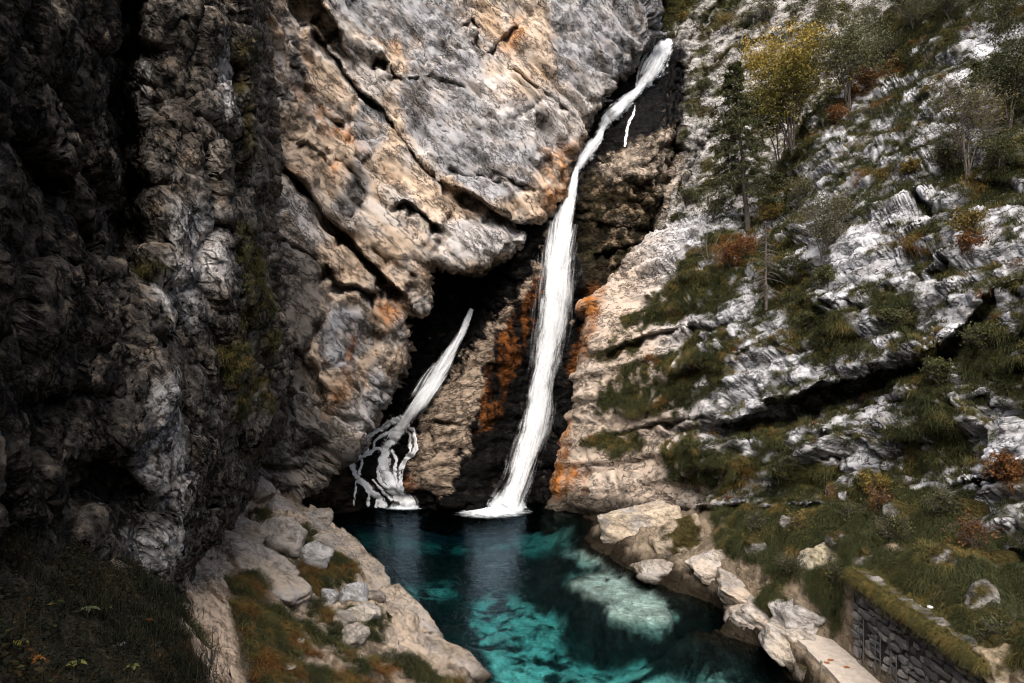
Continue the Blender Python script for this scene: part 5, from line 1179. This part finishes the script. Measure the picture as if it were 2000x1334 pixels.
# ------------------------------------------------------------------ concrete path and stone wall
M_CONC = plain_material('pale_concrete', (0.36, 0.31, 0.26), 0.9, 0.28, 5.0, 0.35)
M_MORTAR = plain_material('dark_mortar', (0.018, 0.016, 0.014), 0.95, 0.4, 8)
M_IRON = plain_material('grey_iron', (0.10, 0.105, 0.11), 0.6, 0.3, 20, 0.1, 0.4)
def prism(name, outline, z0, z1, mat, parent=None, seg=0.25, jitter=0.0, seed=0):
    import bmesh
    bm = bmesh.new(); rg = random.Random(seed); pts = []
    for k in range(len(outline)):
        a, b = Vector(outline[k]), Vector(outline[(k + 1) % len(outline)]); n = max(1, int((b - a).length / seg))
        for j in range(n): q = a.lerp(b, j / n); pts.append((q.x + rg.uniform(-jitter, jitter), q.y + rg.uniform(-jitter, jitter)))
    lo = [bm.verts.new((x, y, z0)) for x, y in pts]; hi = [bm.verts.new((x, y, z1)) for x, y in pts]
    bm.faces.new(hi); bm.faces.new(lo[::-1])
    for k in range(len(pts)): bm.faces.new((lo[k], lo[(k + 1) % len(pts)], hi[(k + 1) % len(pts)], hi[k]))
    bmesh.ops.recalc_face_normals(bm, faces=bm.faces); me = bpy.data.meshes.new(name); bm.to_mesh(me); bm.free(); me.materials.append(mat)
    o = bpy.data.objects.new(name, me); COL.objects.link(o)
    if parent is not None: o.parent = parent; o.matrix_parent_inverse = Matrix.Translation(-parent.location)
    return o
tag(prism('path', [(8.62, 9.0), (9.72, 9.0), (9.72, 21.6), (9.25, 22.1), (8.66, 22.4)], 0.80, 1.0, M_CONC, jitter=0.035, seed=4), 'pale concrete walkway between the pool and the stone wall', kind='structure')

for k, (yy, lb) in enumerate(((21.5, 'dark wet rock at the water below the head of the walkway'), (20.6, 'dark wet rock under the walkway edge behind the thin post'), (19.1, 'dark wet rock under the walkway edge in front of the thin post'), (18.1, 'dark wet rock under the walkway edge at the bottom of the view'))):
    chunk('edge_rock', (8.42 + 0.08 * math.sin(k * 2.1), yy, 0.42), (0.42, 0.62, 0.42), 140 + k, lb, 'rock', 'dark rocks along the walkway edge', (0, 10, 30 * k), tint=(0.13, 0.10, 0.07), sub=3, moss=0.3)
wall = empty('stone_wall', (9.75, 18.0, 0.95)); tag(wall, 'dark dry stone retaining wall with grass on top beside the walkway', 'wall')
WX, WY0, WY1, WZ0, WZ1 = 9.80, 20.75, 14.9, 0.9, 3.32
prism('core', [(WX + 0.10, WY1 - 0.1), (WX + 1.0, WY1 - 0.3), (WX + 1.0, WY0), (WX + 0.10, WY0)], WZ0 - 0.4, WZ1 - 0.05, M_MORTAR, wall)
M_STONE = []
for k, cst in enumerate(((0.085, 0.083, 0.085), (0.12, 0.115, 0.113), (0.05, 0.049, 0.05), (0.17, 0.155, 0.145))):
    M_STONE.append(plain_material('wall_stone_%d' % k, cst, 0.85, 0.45, 9.0, 0.6))
stone_meshes = []
for k in range(16):
    rg = np.random.default_rng(900 + k); D, F = ICO[3]; D = D[:, :]
    e = 0.42; bx = np.sign(D) * np.abs(D) ** e; bx *= 0.5 * np.array((1, 1, 1)) * (1 + 0.12 * rg.normal(size=3) * 0)
    sk = rg.normal(0, 0.16, (3, 3)); bx = bx + (bx @ sk) * 0.9 + 0.13 * np.stack([fbm(D * 1.3 + k * 5 + j * 9, 3, 0.5, 910 + j) for j in range(3)], 1)
    o = mesh_np('stone_shape', bx, F, M_STONE[k % 4], link=False, smooth=True); stone_meshes.append(o.data)
slots = [(20.05, 2.30), (19.15, 2.15), (18.35, 2.05)]                 # three dark drain slots: y, top z
rg = random.Random(5); z = WZ0 - 0.05; nst = 0
def stone(x, y, z_, sx, sy, sz, rz):
    o = bpy.data.objects.new('stone', rg.choice(stone_meshes)); COL.objects.link(o); o.parent = wall
    o.matrix_parent_inverse = Matrix.Translation(-wall.location); o.location = (x, y, z_); o.scale = (sx, sy, sz); o.rotation_euler = (rg.uniform(-0.08, 0.08), rg.uniform(-0.05, 0.05), rz)
while z < WZ1 - 0.05:
    h = rg.uniform(0.15, 0.25); y = WY0 + rg.uniform(-0.2, 0.0)
    while y > WY1:
        l = rg.uniform(0.2, 0.46); yc = y - l / 2; zc = z + h / 2
        if not any(abs(yc - sy) < 0.13 + l * 0.30 and zc < tz and zc > 1.1 for sy, tz in slots):
            stone(WX + 0.13 + 0.05 * (zc - WZ0) + rg.uniform(-0.03, 0.03), yc, zc, rg.uniform(0.28, 0.36), l * 0.97, h * 0.97, rg.uniform(-0.06, 0.06)); nst += 1
        y -= l
    x = WX + 0.15                                                   # the near end turns into the slope
    while x < WX + 1.3:
        l = rg.uniform(0.2, 0.42); stone(x + l / 2 + 0.1, WY1 - 0.10 - 0.25 * (x - WX) + rg.uniform(-0.03, 0.03), z + h / 2, l, 0.32, h * 0.97, 0.2); x += l; nst += 1
    z += h
print('STONES', nst)
def bar(name, a, b, r, mat, parent):
    a, b = Vector(a), Vector(b); ax = (b - a).normalized(); u = ax.orthogonal().normalized(); w = ax.cross(u); n = 8
    V = [p_ + u * r * math.cos(2 * math.pi * k / n) + w * r * math.sin(2 * math.pi * k / n) for p_ in (a, b) for k in range(n)] + [a, b]
    F = [(k, (k + 1) % n, n + (k + 1) % n, n + k) for k in range(n)]
    F += [(2 * n, (k + 1) % n, k, k) for k in range(n)] + [(2 * n + 1, n + k, n + (k + 1) % n, n + (k + 1) % n) for k in range(n)]
    import bmesh
    bm = bmesh.new(); vs = [bm.verts.new(v) for v in V]
    for f_ in F: bm.faces.new([vs[i] for i in dict.fromkeys(f_)])
    me = bpy.data.meshes.new(name); bm.to_mesh(me); bm.free(); me.materials.append(mat); o = bpy.data.objects.new(name, me); COL.objects.link(o)
    if parent is not None: o.parent = parent; o.matrix_parent_inverse = Matrix.Translation(-parent.location)
    return o
for (sy, tz), lb in zip(slots, ('barred iron grille in the wall slot farthest up the path', 'barred iron grille in the middle wall slot', 'barred iron grille in the wall slot nearest the camera')):
    g = empty('wall_grille', (WX, sy, 1.15)); tag(g, lb, 'grille', 'iron grilles in the stone wall')
    for s_ in (-1, 1): bar('upright', (WX - 0.03, sy + 0.13 * s_, 1.1), (WX - 0.03, sy + 0.13 * s_, tz - 0.02), 0.016, M_IRON, g)
    for k in range(4): bar('rung', (WX - 0.03, sy - 0.13, 1.3 + k * (tz - 1.5) / 3), (WX - 0.03, sy + 0.13, 1.3 + k * (tz - 1.5) / 3), 0.014, M_IRON, g)
post = bar('post', (8.50, 19.7, -0.2), (8.50, 19.7, 1.22), 0.035, plain_material('weathered_wood', (0.14, 0.12, 0.10), 0.9, 0.3, 12), None); tag(post, 'thin weathered post standing at the water side of the path', 'post')
v = P(1816, 1186, 17.0); chunk('stone', (v.x, v.y, v.z), (0.09, 0.07, 0.05), 77, 'small white stone lying on the grass above the wall', 'stone', tint=(0.75, 0.75, 0.74), sub=3)

# ------------------------------------------------------------------ trees and shrubs
def tube(path, radii, n=6):
    path = np.asarray(path, float); T = np.gradient(path, axis=0); T /= np.linalg.norm(T, axis=1)[:, None] + 1e-9
    ref = np.array((0.3, 0.9, 0.2)); U = np.cross(T, ref); U /= np.linalg.norm(U, axis=1)[:, None] + 1e-9; W = np.cross(T, U)
    a = np.arange(n) * 2 * math.pi / n
    V = path[:, None] + (U[:, None] * np.cos(a)[None, :, None] + W[:, None] * np.sin(a)[None, :, None]) * np.asarray(radii)[:, None, None]
    k = len(path); F = [(i * n + j, i * n + (j + 1) % n, (i + 1) * n + (j + 1) % n, (i + 1) * n + j) for i in range(k - 1) for j in range(n)]
    return V.reshape(-1, 3), np.array(F)

class Parts:
    def __init__(s): s.V, s.F, s.n = [], [], 0
    def add(s, V, F): s.V.append(V); s.F.append(F + s.n); s.n += len(V)
    def build(s, name, mat, parent, **kw): return mesh_np(name, np.vstack(s.V), np.vstack(s.F), mat, parent, **kw)

def leaf_quads(P0, rg, size, cols, elong=1.8, droop=0.0):
    n = len(P0); d = rg.normal(size=(n, 3)); d[:, 2] -= droop; d /= np.linalg.norm(d, axis=1)[:, None]; e = rg.normal(size=(n, 3)); s_ = np.cross(d, e); s_ /= np.linalg.norm(s_, axis=1)[:, None] + 1e-9
    L = size * rg.uniform(0.6, 1.3, n)[:, None]
    V = np.stack([P0, P0 + d * L * 0.5 + s_ * L * 0.5 / elong, P0 + d * L, P0 + d * L * 0.5 - s_ * L * 0.5 / elong], 1).reshape(-1, 3)
    return V, np.arange(4 * n).reshape(n, 4), np.repeat(cols, 4, axis=0)

def broadleaf(name, foot, height, spread, seed, label, cat='tree', group=None, stems=3, nleaf=2600, size=0.14, lo=(0.05, 0.05, 0.016), hi=(0.12, 0.105, 0.03), top=None, lean=(0, 0), bare=0.25, bark=None, low=0.3):
    """stems fork into limbs and twigs; leaves sit along the outer twigs, thin in places"""
    rg = np.random.default_rng(seed); foot = np.asarray(foot, float); root = empty(name, foot); tag(root, label, cat, group)
    wood = Parts(); limbs = Parts(); tips = []
    for s_ in range(stems):
        az = rg.uniform(0, 6.28); tilt = rg.uniform(0.08, 0.32) if stems > 1 else 0.06
        dirv = np.array((math.cos(az) * tilt + lean[0], math.sin(az) * tilt + lean[1], 1.0)); dirv /= np.linalg.norm(dirv); h = height * rg.uniform(0.75, 1.0)
        t = np.linspace(0, 1, 9); bend = rg.normal(0, 0.05, 3) * height
        stem = foot + dirv * h * t[:, None] + bend * (t ** 2)[:, None] + rg.normal(0, 0.006 * height, (9, 3)); stem[0] = foot + rg.normal(0, 0.06, 3) * (stems > 1)
        r0 = height * rg.uniform(0.007, 0.010); wood.add(*tube(stem, r0 * (1 - 0.9 * t) + 0.006))
        for b in range(int(9 + height)):
            tb = rg.uniform(low, 0.97); k = tb * 8; i = min(int(k), 7); o = stem[i] * (1 - (k - i)) + stem[i + 1] * (k - i)
            ab = rg.uniform(0, 6.28); L = spread * rg.uniform(0.35, 0.75) * (1.25 - tb * 0.75); dv = np.array((math.cos(ab), math.sin(ab), rg.uniform(0.35, 1.0))); dv /= np.linalg.norm(dv)
            u = np.linspace(0, 1, 5); limb = o + dv * L * u[:, None] + np.array((0, 0, 0.12 * L)) * (u ** 2)[:, None] + rg.normal(0, 0.02 * L, (5, 3)); limb[0] = o
            limbs.add(*tube(limb, r0 * 0.4 * (1 - tb * 0.6) * (1 - 0.85 * u) + 0.004, 5))
            for w in range(5):
                uu = rg.uniform(0.3, 1.0); q = limb[min(int(uu * 4), 3)]; dw = dv + rg.normal(0, 0.55, 3); dw /= np.linalg.norm(dw); tw = q + dw * L * 0.45 * np.linspace(0, 1, 4)[:, None]
                limbs.add(*tube(tw, [0.008, 0.006, 0.005, 0.003], 4)); tips.append((q, dw * L * 0.5))
    limbs.build('branchwork', bark or M_BARK, wood.build('trunk', bark or M_BARK, root))
    keep = rg.uniform(0, 1, len(tips)) > bare; tips = [t_ for t_, k in zip(tips, keep) if k] or tips
    idx = rg.integers(0, len(tips), nleaf); A = np.array([t_[0] for t_ in tips]); B = np.array([t_[1] for t_ in tips])
    p0 = A[idx] + B[idx] * rg.uniform(0.1, 1.15, nleaf)[:, None] + rg.normal(0, 0.045 * spread, (nleaf, 3))
    cm = rg.uniform(0, 1, nleaf)[:, None] * 0.6 + 0.4 * rg.uniform(0, 1, len(tips))[idx][:, None]; c = np.asarray(lo) * (1 - cm) + np.asarray(hi) * cm
    if top is not None:
        k = sstep(0.55, 0.95, (p0[:, 2] - foot[2]) / height + rg.normal(0, 0.1, nleaf) - 0.12 * (p0[:, 0] - foot[0]) / spread)[:, None]; c = c * (1 - k) + np.asarray(top) * rg.uniform(0.6, 1.2, (nleaf, 1)) * k
    V, F, C = leaf_quads(p0, rg, size, c); mesh_np('crown', V, F, M_LEAF, root, col=C, smooth=False)
    return root

def conifer(name, foot, height, width, seed, label, group=None, dead=False, lo=(0.022, 0.028, 0.012), hi=(0.07, 0.07, 0.022), lean=(0, 0), dense=1.0, start=0.28):
    rg = np.random.default_rng(seed); foot = np.asarray(foot, float); root = empty(name, foot); tag(root, label, 'tree', group)
    wood = Parts(); limbs = Parts(); t = np.linspace(0, 1, 12); ax = np.array((lean[0], lean[1], 1.0))
    stem = foot + ax * height * t[:, None] + rg.normal(0, 0.004 * height, (12, 3)); stem[0] = foot
    wood.add(*tube(stem, height * 0.016 * (1 - 0.93 * t) + 0.01, 7)); pts, dirs = [], []
    nb = int((30 + 7 * height) * dense)
    for b in range(nb):
        tb = start + (1 - start) * (b + rg.uniform(0, 1)) / nb; k = tb * 11; i = min(int(k), 10); o = stem[i] * (1 - (k - i)) + stem[i + 1] * (k - i)
        az = rg.uniform(0, 6.28); L = width * 0.5 * (1.08 - tb) ** 0.8 * rg.uniform(0.6, 1.2); u = np.linspace(0, 1, 6)
        dv = np.array((math.cos(az), math.sin(az), 0.25 - 0.25 * (1 - tb))); br = o + dv * L * u[:, None] + np.array((0, 0, -0.38 * L)) * (u ** 1.6)[:, None]
        limbs.add(*tube(br, 0.014 * (1 - 0.8 * u) + 0.004, 4))
        for w in range(9):
            uu = rg.uniform(0.15, 1.0); kk = uu * 5; ii = min(int(kk), 4); q = br[ii] * (1 - (kk - ii)) + br[ii + 1] * (kk - ii)
            dw = dv * 0.5 + np.array((-dv[1], dv[0], 0)) * rg.choice((-1, 1)) * 0.8 + np.array((0, 0, -0.55)) + rg.normal(0, 0.12, 3); dw /= np.linalg.norm(dw); lw = L * 0.26 * (1.2 - uu)+0.12
            if dead or rg.uniform() < 0.5: limbs.add(*tube(q + dw * lw * np.linspace(0, 1, 3)[:, None], [0.006, 0.004, 0.002], 3))
            pts.append(q); dirs.append(dw * lw)
    limbs.build('branchwork', M_TWIG if dead else M_BARK, wood.build('trunk', M_TWIG if dead else M_BARK, root))
    if not dead:
        pts = np.array(pts); dirs = np.array(dirs); n = 26 * len(pts); idx = np.repeat(np.arange(len(pts)), 26)
        p0 = pts[idx] + dirs[idx] * rg.uniform(0, 1.05, n)[:, None] + rg.normal(0, 0.03, (n, 3)); cm = rg.uniform(0, 1, (n, 1)); c = np.asarray(lo) * (1 - cm) + np.asarray(hi) * cm
        V, F, C = leaf_quads(p0, rg, 0.16, c, 3.4, 0.5); mesh_np('crown', V, F, M_LEAF, root, col=C, smooth=False)
    return root

def surf(px, py, masses=(RIGHT, GULLY)):
    """the nearest rock surface along a sight line"""
    best = None
    for m in masses:
        v = m['V']; k = m['keep']; x = CX + FPX * v[:, 0] / v[:, 1]; y = CY - FPX * (v[:, 2] - HC) / v[:, 1]
        i = np.nonzero(k & (np.abs(x - px) < 6) & (np.abs(y - py) < 6))[0]
        if len(i):
            j = i[np.argmin(v[i, 1])]
            if best is None or v[j, 1] < best[1]: best = v[j]
    return np.array(best if best is not None else P(px, py, 45))

YEL = (0.33, 0.23, 0.045)
b = surf(1462, 446); conifer('spruce', b, 10.2, 5.6, 41, 'thin dark spruce with drooping branches beside the yellow tree', lean=(-0.085, 0.0), dense=1.4, start=0.22)
b = surf(1545, 305); hh = 7.6
broadleaf('autumn_tree', b, hh, 4.6, 42, 'yellow topped autumn tree with several stems above the white cliff', stems=5, nleaf=14000, size=0.15, top=YEL, lean=(-0.16, 0), low=0.35, lo=(0.06, 0.06, 0.014), hi=(0.21, 0.175, 0.036))
b = surf(1520, 330); broadleaf('olive_tree', b, 5.6, 3.6, 43, 'olive green tree with dark trunks right behind the spruce', stems=3, nleaf=9500, size=0.14, lo=(0.045, 0.047, 0.014), hi=(0.16, 0.145, 0.038), lean=(-0.05, 0), low=0.45)
b = surf(1655, 212); broadleaf('grey_green_tree', b, 5.4, 4.4, 44, 'grey green sparse tree right of the yellow topped tree', stems=5, nleaf=12000, size=0.12, lo=(0.05, 0.052, 0.026), hi=(0.16, 0.155, 0.07), lean=(0.02, 0))
b = surf(1885, 345); broadleaf('thin_tree', b, 4.2, 3.0, 45, 'thin half bare tree on the ledge of the upper cliff, many pale stems', stems=6, nleaf=3200, size=0.10, lo=(0.05, 0.048, 0.024), hi=(0.13, 0.11, 0.035), bare=0.5, bark=M_TWIG)
b = surf(1968, 250); broadleaf('dark_tree', b, 4.6, 3.4, 46, 'dense dark green tree at the upper edge beside the thin half bare tree', stems=3, nleaf=8000, size=0.11, lo=(0.02, 0.026, 0.011), hi=(0.06, 0.062, 0.02))
b = surf(1600, 520); broadleaf('grey_shrub', b, 2.9, 2.5, 47, 'grey green twiggy shrub at the bottom of the white upper cliff', 'shrub', None, stems=5, nleaf=4500, size=0.09, lo=(0.05, 0.05, 0.028), hi=(0.125, 0.115, 0.055), bare=0.3, bark=M_TWIG)
b = surf(1500, 600); conifer('dead_spruce', b, 4.4, 2.2, 48, 'small dead grey spruce with bare drooping twigs', dead=True, dense=1.2, start=0.15)
b = surf(1905, 150); conifer('little_fir', b, 0.8, 0.5, 49, 'tiny dark fir on the upper cliff, the lower of the two', 'tiny firs on the upper cliff', start=0.1, dense=0.8)
b = surf(1940, 138); conifer('little_fir', b, 0.9, 0.6, 50, 'tiny dark fir on the upper cliff, the higher of the two', 'tiny firs on the upper cliff', start=0.1, dense=0.8)
# bent bare sapling on the grassy shoulder
b = surf(1382, 508); root = empty('bent_sapling', b); tag(root, 'bare bent sapling on the grassy shoulder beside the tall waterfall', 'tree'); wd = Parts(); rg2 = np.random.default_rng(3)
for a_, l_ in (((-0.5, 0, 1), 1.6), ((0.6, 0, 0.8), 2.0), ((-0.9, -0.2, 0.3), 1.4), ((0.1, -0.3, 1.0), 2.2)):
    u = np.linspace(0, 1, 8); st = b + np.array(a_) * l_ * u[:, None] + np.array((0.5 * l_, 0, 0.5 * l_)) * (u ** 2)[:, None]; wd.add(*tube(st, 0.03 * (1 - 0.9 * u) + 0.005, 5))
    for j in range(6): q = st[rg2.integers(2, 8)]; dv = rg2.normal(size=3); dv[2] = abs(dv[2]); wd.add(*tube(q + dv * 0.35 * np.linspace(0, 1, 3)[:, None], [0.009, 0.006, 0.003], 4))
wd.build('branches', M_TWIG, root)
# shrubs: (px, py foot, height m, palette, label)
SH_O = ((0.07, 0.028, 0.009), (0.17, 0.07, 0.018)); SH_G = ((0.026, 0.03, 0.011), (0.075, 0.075, 0.022)); SH_Y = ((0.08, 0.06, 0.014), (0.2, 0.14, 0.03)); SH_P = ((0.05, 0.05, 0.025), (0.12, 0.11, 0.045))
shrubs = [(1420, 520, 1.5, SH_O, 'rust red shrub among the grass of the shoulder below the spruce'), (1455, 505, 1.2, SH_O, 'smaller rust red shrub touching the dead spruce'), (1632, 240, 1.0, SH_O, 'orange brown shrub on the lip of the white upper cliff'), (1690, 178, 1.3, SH_O, 'orange brown shrub behind the lip of the white cliff, higher one'),
          (1896, 506, 0.9, SH_O, 'bright orange shrub on the face of the pale cliff'), (1960, 945, 0.8, SH_O, 'orange shrub on the pale rock near the right edge above the grass slope'), (1890, 465, 1.0, SH_Y, 'yellow brown shrub just above the bright orange one'), (1730, 120, 1.8, SH_G, 'dark shrub under the top edge between the grey green tree and the white rock'),
          (1700, 60, 2.2, SH_G, 'broad dark shrub close to the top edge right of the grey green tree'), (1780, 60, 2.0, SH_P, 'pale green shrub at the top edge among dark ones'), (1600, 60, 2.4, SH_P, 'pale green bush above the yellow topped tree near the top edge'), (1850, 40, 1.8, SH_G, 'dark shrub at the top edge over the white cliff'), (1950, 60, 1.8, SH_G, 'dark shrub in the upper right corner'),
          (1420, 60, 1.6, SH_Y, 'yellowish shrub on the grey slope right of the cascade top'), (1500, 40, 1.8, SH_P, 'pale shrub on the grey slope left of the top edge bushes'), (1370, 180, 1.2, SH_G, 'small dark shrub on the slope right of the cascade'), (1345, 400, 1.2, SH_G, 'dark shrub in the cleft right of the tall waterfall'), (1390, 430, 1.4, SH_G, 'green shrub at the foot of the slope beside the spruce'),
          (1560, 400, 1.6, SH_P, 'pale twiggy shrub under the olive tree'), (1505, 440, 1.3, SH_Y, 'yellow brown shrub at the foot of the spruce'), (1580, 645, 0.9, SH_G, 'dark shrub on the middle ledge of the pale cliff'), (1620, 560, 0.9, SH_G, 'dark green shrub below the grey twiggy shrub'), (1740, 640, 0.8, SH_G, 'rounded dark shrub in the middle of the pale cliff'), (1830, 760, 1.0, SH_G, 'dark bush at the top of the big grass patch near the cave band'),
          (1920, 690, 1.0, SH_G, 'dark bush right of the cave band'), (1345, 900, 0.9, SH_G, 'dark bush on the lower ledge right of the stained blocks'), (1700, 980, 0.9, SH_Y, 'yellow brown shrub at the foot of the cliff above the grass slope'), (1850, 330, 1.2, SH_G, 'dark shrub at the foot of the thin half bare tree'), (1950, 340, 1.3, SH_G, 'dark shrub under the dense dark tree'), (1770, 345, 0.8, SH_Y, 'yellow tuft shaped shrub on the middle of the white upper cliff'),
          (1330, 40, 0.9, SH_Y, 'small yellow shrub just right of the cascade lip')]
for k, (px_, py_, h_, pal_, lb) in enumerate(shrubs):
    broadleaf('shrub', surf(px_, py_), h_, h_ * 1.15, 200 + k, lb, 'shrub', 'shrubs growing on the cliffs', stems=4, nleaf=int(700 + 1100 * h_), size=0.09, lo=pal_[0], hi=pal_[1], bare=0.15, low=0.15)
for k, (px_, py_, lb, pal_) in enumerate(((1840, 1010, 'leafy dark bush at the upper end of the grass slope', SH_G), (1560, 1050, 'low yellow brown bush on the left part of the grass slope', SH_Y), (1660, 1030, 'dark bush at the foot of the cliff, left of the leafy dark one', SH_G), (1750, 1060, 'dark bush in the middle of the grass slope', SH_G), (1480, 1040, 'dark bush at the left end of the grass slope', SH_G), (1720, 1010, 'rust bush at the top of the grass slope', SH_O), (1900, 1080, 'rust bush at the right end of the grass slope', SH_O), (1550, 1130, 'dark bush above the cracked grey ledge', SH_G), (1640, 1150, 'dark bush at the far end of the stone wall', SH_G), (1950, 1290, 'dark bush in the lower right corner by the wall end', SH_G))):
    g, d = on_ground(px_, py_); broadleaf('shrub', g, 0.8, 0.9, 260 + k, lb, 'shrub', 'bushes on the grass slope', stems=4, nleaf=700, size=0.07, lo=pal_[0], hi=pal_[1], bare=0.1, low=0.1)

# near plants on the mound
def leafy_plant(px_, py_, r, nl, c, label, seed, up=0.12):
    g, d = on_ground(px_, py_); rg = np.random.default_rng(seed); root = empty('leafy_plant', g); tag(root, label, 'plant', 'broad leaved plants on the near mound'); st = Parts()
    st.add(*tube(g + np.array((0, 0, up)) * np.linspace(-0.3, 1, 4)[:, None], [0.005, 0.004, 0.004, 0.003], 5)); st.build('stem', M_BARK, root)
    for k in range(nl):
        a = k * 6.283 / nl + rg.normal(0, 0.15); L = r * rg.uniform(0.8, 1.15); u = np.linspace(0, 1, 5); dv = np.array((math.cos(a), math.sin(a), 0.35)); sdv = np.array((-math.sin(a), math.cos(a), 0))
        mid = g + np.array((0, 0, up)) + dv * L * u[:, None] + np.array((0, 0, -0.45 * L)) * (u ** 2)[:, None]; w = 0.22 * L * np.sin(np.clip(u * 1.05, 0, 1) * math.pi) ** 0.8 + 0.002
        V = np.stack([mid - sdv * w[:, None] + np.array((0, 0, 0.25)) * w[:, None], mid, mid + sdv * w[:, None] + np.array((0, 0, 0.25)) * w[:, None]], 1).reshape(-1, 3)
        F = np.array([(3 * i + j, 3 * i + j + 1, 3 * i + j + 4, 3 * i + j + 3) for i in range(4) for j in range(2)])
        mesh_np('leaf', V, F, M_LEAF, root, col=np.tile(np.asarray(c) * rg.uniform(0.8, 1.2), (len(V), 1)))
leafy_plant(172, 1212, 0.11, 6, (0.20, 0.22, 0.10), 'pale green star of leaves in the middle of the dark mound', 1)
leafy_plant(205, 1208, 0.09, 5, (0.14, 0.16, 0.06), 'small pale leaves just right of the pale green star', 2)
leafy_plant(32, 1285, 0.10, 7, (0.26, 0.22, 0.05), 'yellow leaves near the left edge of the mound', 3)
leafy_plant(70, 1316, 0.09, 5, (0.26, 0.10, 0.02), 'orange autumn leaves at the bottom left of the mound', 4)
leafy_plant(150, 1322, 0.09, 6, (0.18, 0.18, 0.05), 'yellow green leaves at the bottom edge of the mound', 5)
leafy_plant(258, 1325, 0.08, 6, (0.15, 0.16, 0.05), 'olive leaves at the bottom edge beside the long grass', 6)
leafy_plant(110, 1200, 0.08, 6, (0.05, 0.07, 0.02), 'dark green leaves left of the pale green star', 7)
leafy_plant(290, 1230, 0.08, 5, (0.22, 0.085, 0.015), 'rust leaves among the long grass of the mound', 8)
g, d = on_ground(236, 1262); chunk('stone', (g[0], g[1], g[2] + 0.02), (0.06, 0.05, 0.03), 88, 'pale flat stone lying in the mound grass', 'stone', tint=(0.5, 0.47, 0.42), sub=3)
g, d = on_ground(412, 1300); root = empty('bare_twig', g); tag(root, 'bare dark forked twig standing on the dirt path', 'twig'); wd = Parts()
for a_, l_ in (((0.05, 0, 1), 0.55), ((-0.25, 0, 0.8), 0.4), ((0.22, 0.1, 0.8), 0.35)):
    u = np.linspace(0, 1, 6); st = g + np.array(a_) * l_ * u[:, None] + rg2.normal(0, 0.008, (6, 3)); st[0] = g; wd.add(*tube(st, 0.012 * (1 - 0.85 * u) + 0.003, 5))
    for j in range(3): q = st[rg2.integers(2, 6)]; dv = rg2.normal(size=3) * 0.6 + np.array((0, 0, 0.6)); wd.add(*tube(q + dv * 0.12 * np.linspace(0, 1, 3)[:, None], [0.005, 0.004, 0.002], 4))
wd.build('branches', M_BARK, root)
# fallen leaves on the walkway
M_DEAD = plain_material('dead_leaf', (0.22, 0.075, 0.02), 0.8, 0.4, 30, 0.1)
for k, (px_, py_, lb) in enumerate(((1615, 1295, 'brown fallen leaf on the walkway, the farther one'), (1654, 1304, 'orange fallen leaf on the walkway close to the wall'), (1622, 1290, 'curled brown leaf beside the farther fallen leaf'))):
    d = 9.0 * FPX / (py_ - CY); c = np.array(((px_ - CX) / FPX * d, d, 1.008)); a = np.linspace(0, 6.283, 13)[:-1]; r = 0.06 * (0.7 + 0.5 * np.abs(np.cos(2.5 * a + k)))
    V = np.vstack([c + (0, 0, 0.015), c + np.stack([r * 1.4 * np.cos(a + k), r * np.sin(a + k), 0.004 + 0.02 * np.sin(2 * a + k) ** 2], 1)]); F = np.array([(0, 1 + i, 1 + (i + 1) % 12) for i in range(12)])
    tag(mesh_np('fallen_leaf', V, F, M_DEAD, smooth=False), lb, 'leaf', 'fallen leaves on the walkway')

# long grass hanging over the top of the stone wall
rg = np.random.default_rng(77); n = 1100
pw = np.stack([WX - 0.02 + 1.3 * rg.uniform(0, 1, n) ** 2.0, rg.uniform(WY1 - 0.1, WY0, n), np.zeros(n)], 1)
pw[:, 2] = np.maximum(WZ1 - 0.02, [ground_z(x, y) for x, y, _ in pw]) + 0.02
scatter('wall_top_grass', 'thick olive grass mat hanging over the top of the stone wall', pw, math.pi / 2 + rg.normal(0, 0.4, n), rg.uniform(0.6, 1.0, n), rg.integers(0, 2, n) * 4 + rg.choice([0, 1, 1, 2], n), K_FAR)
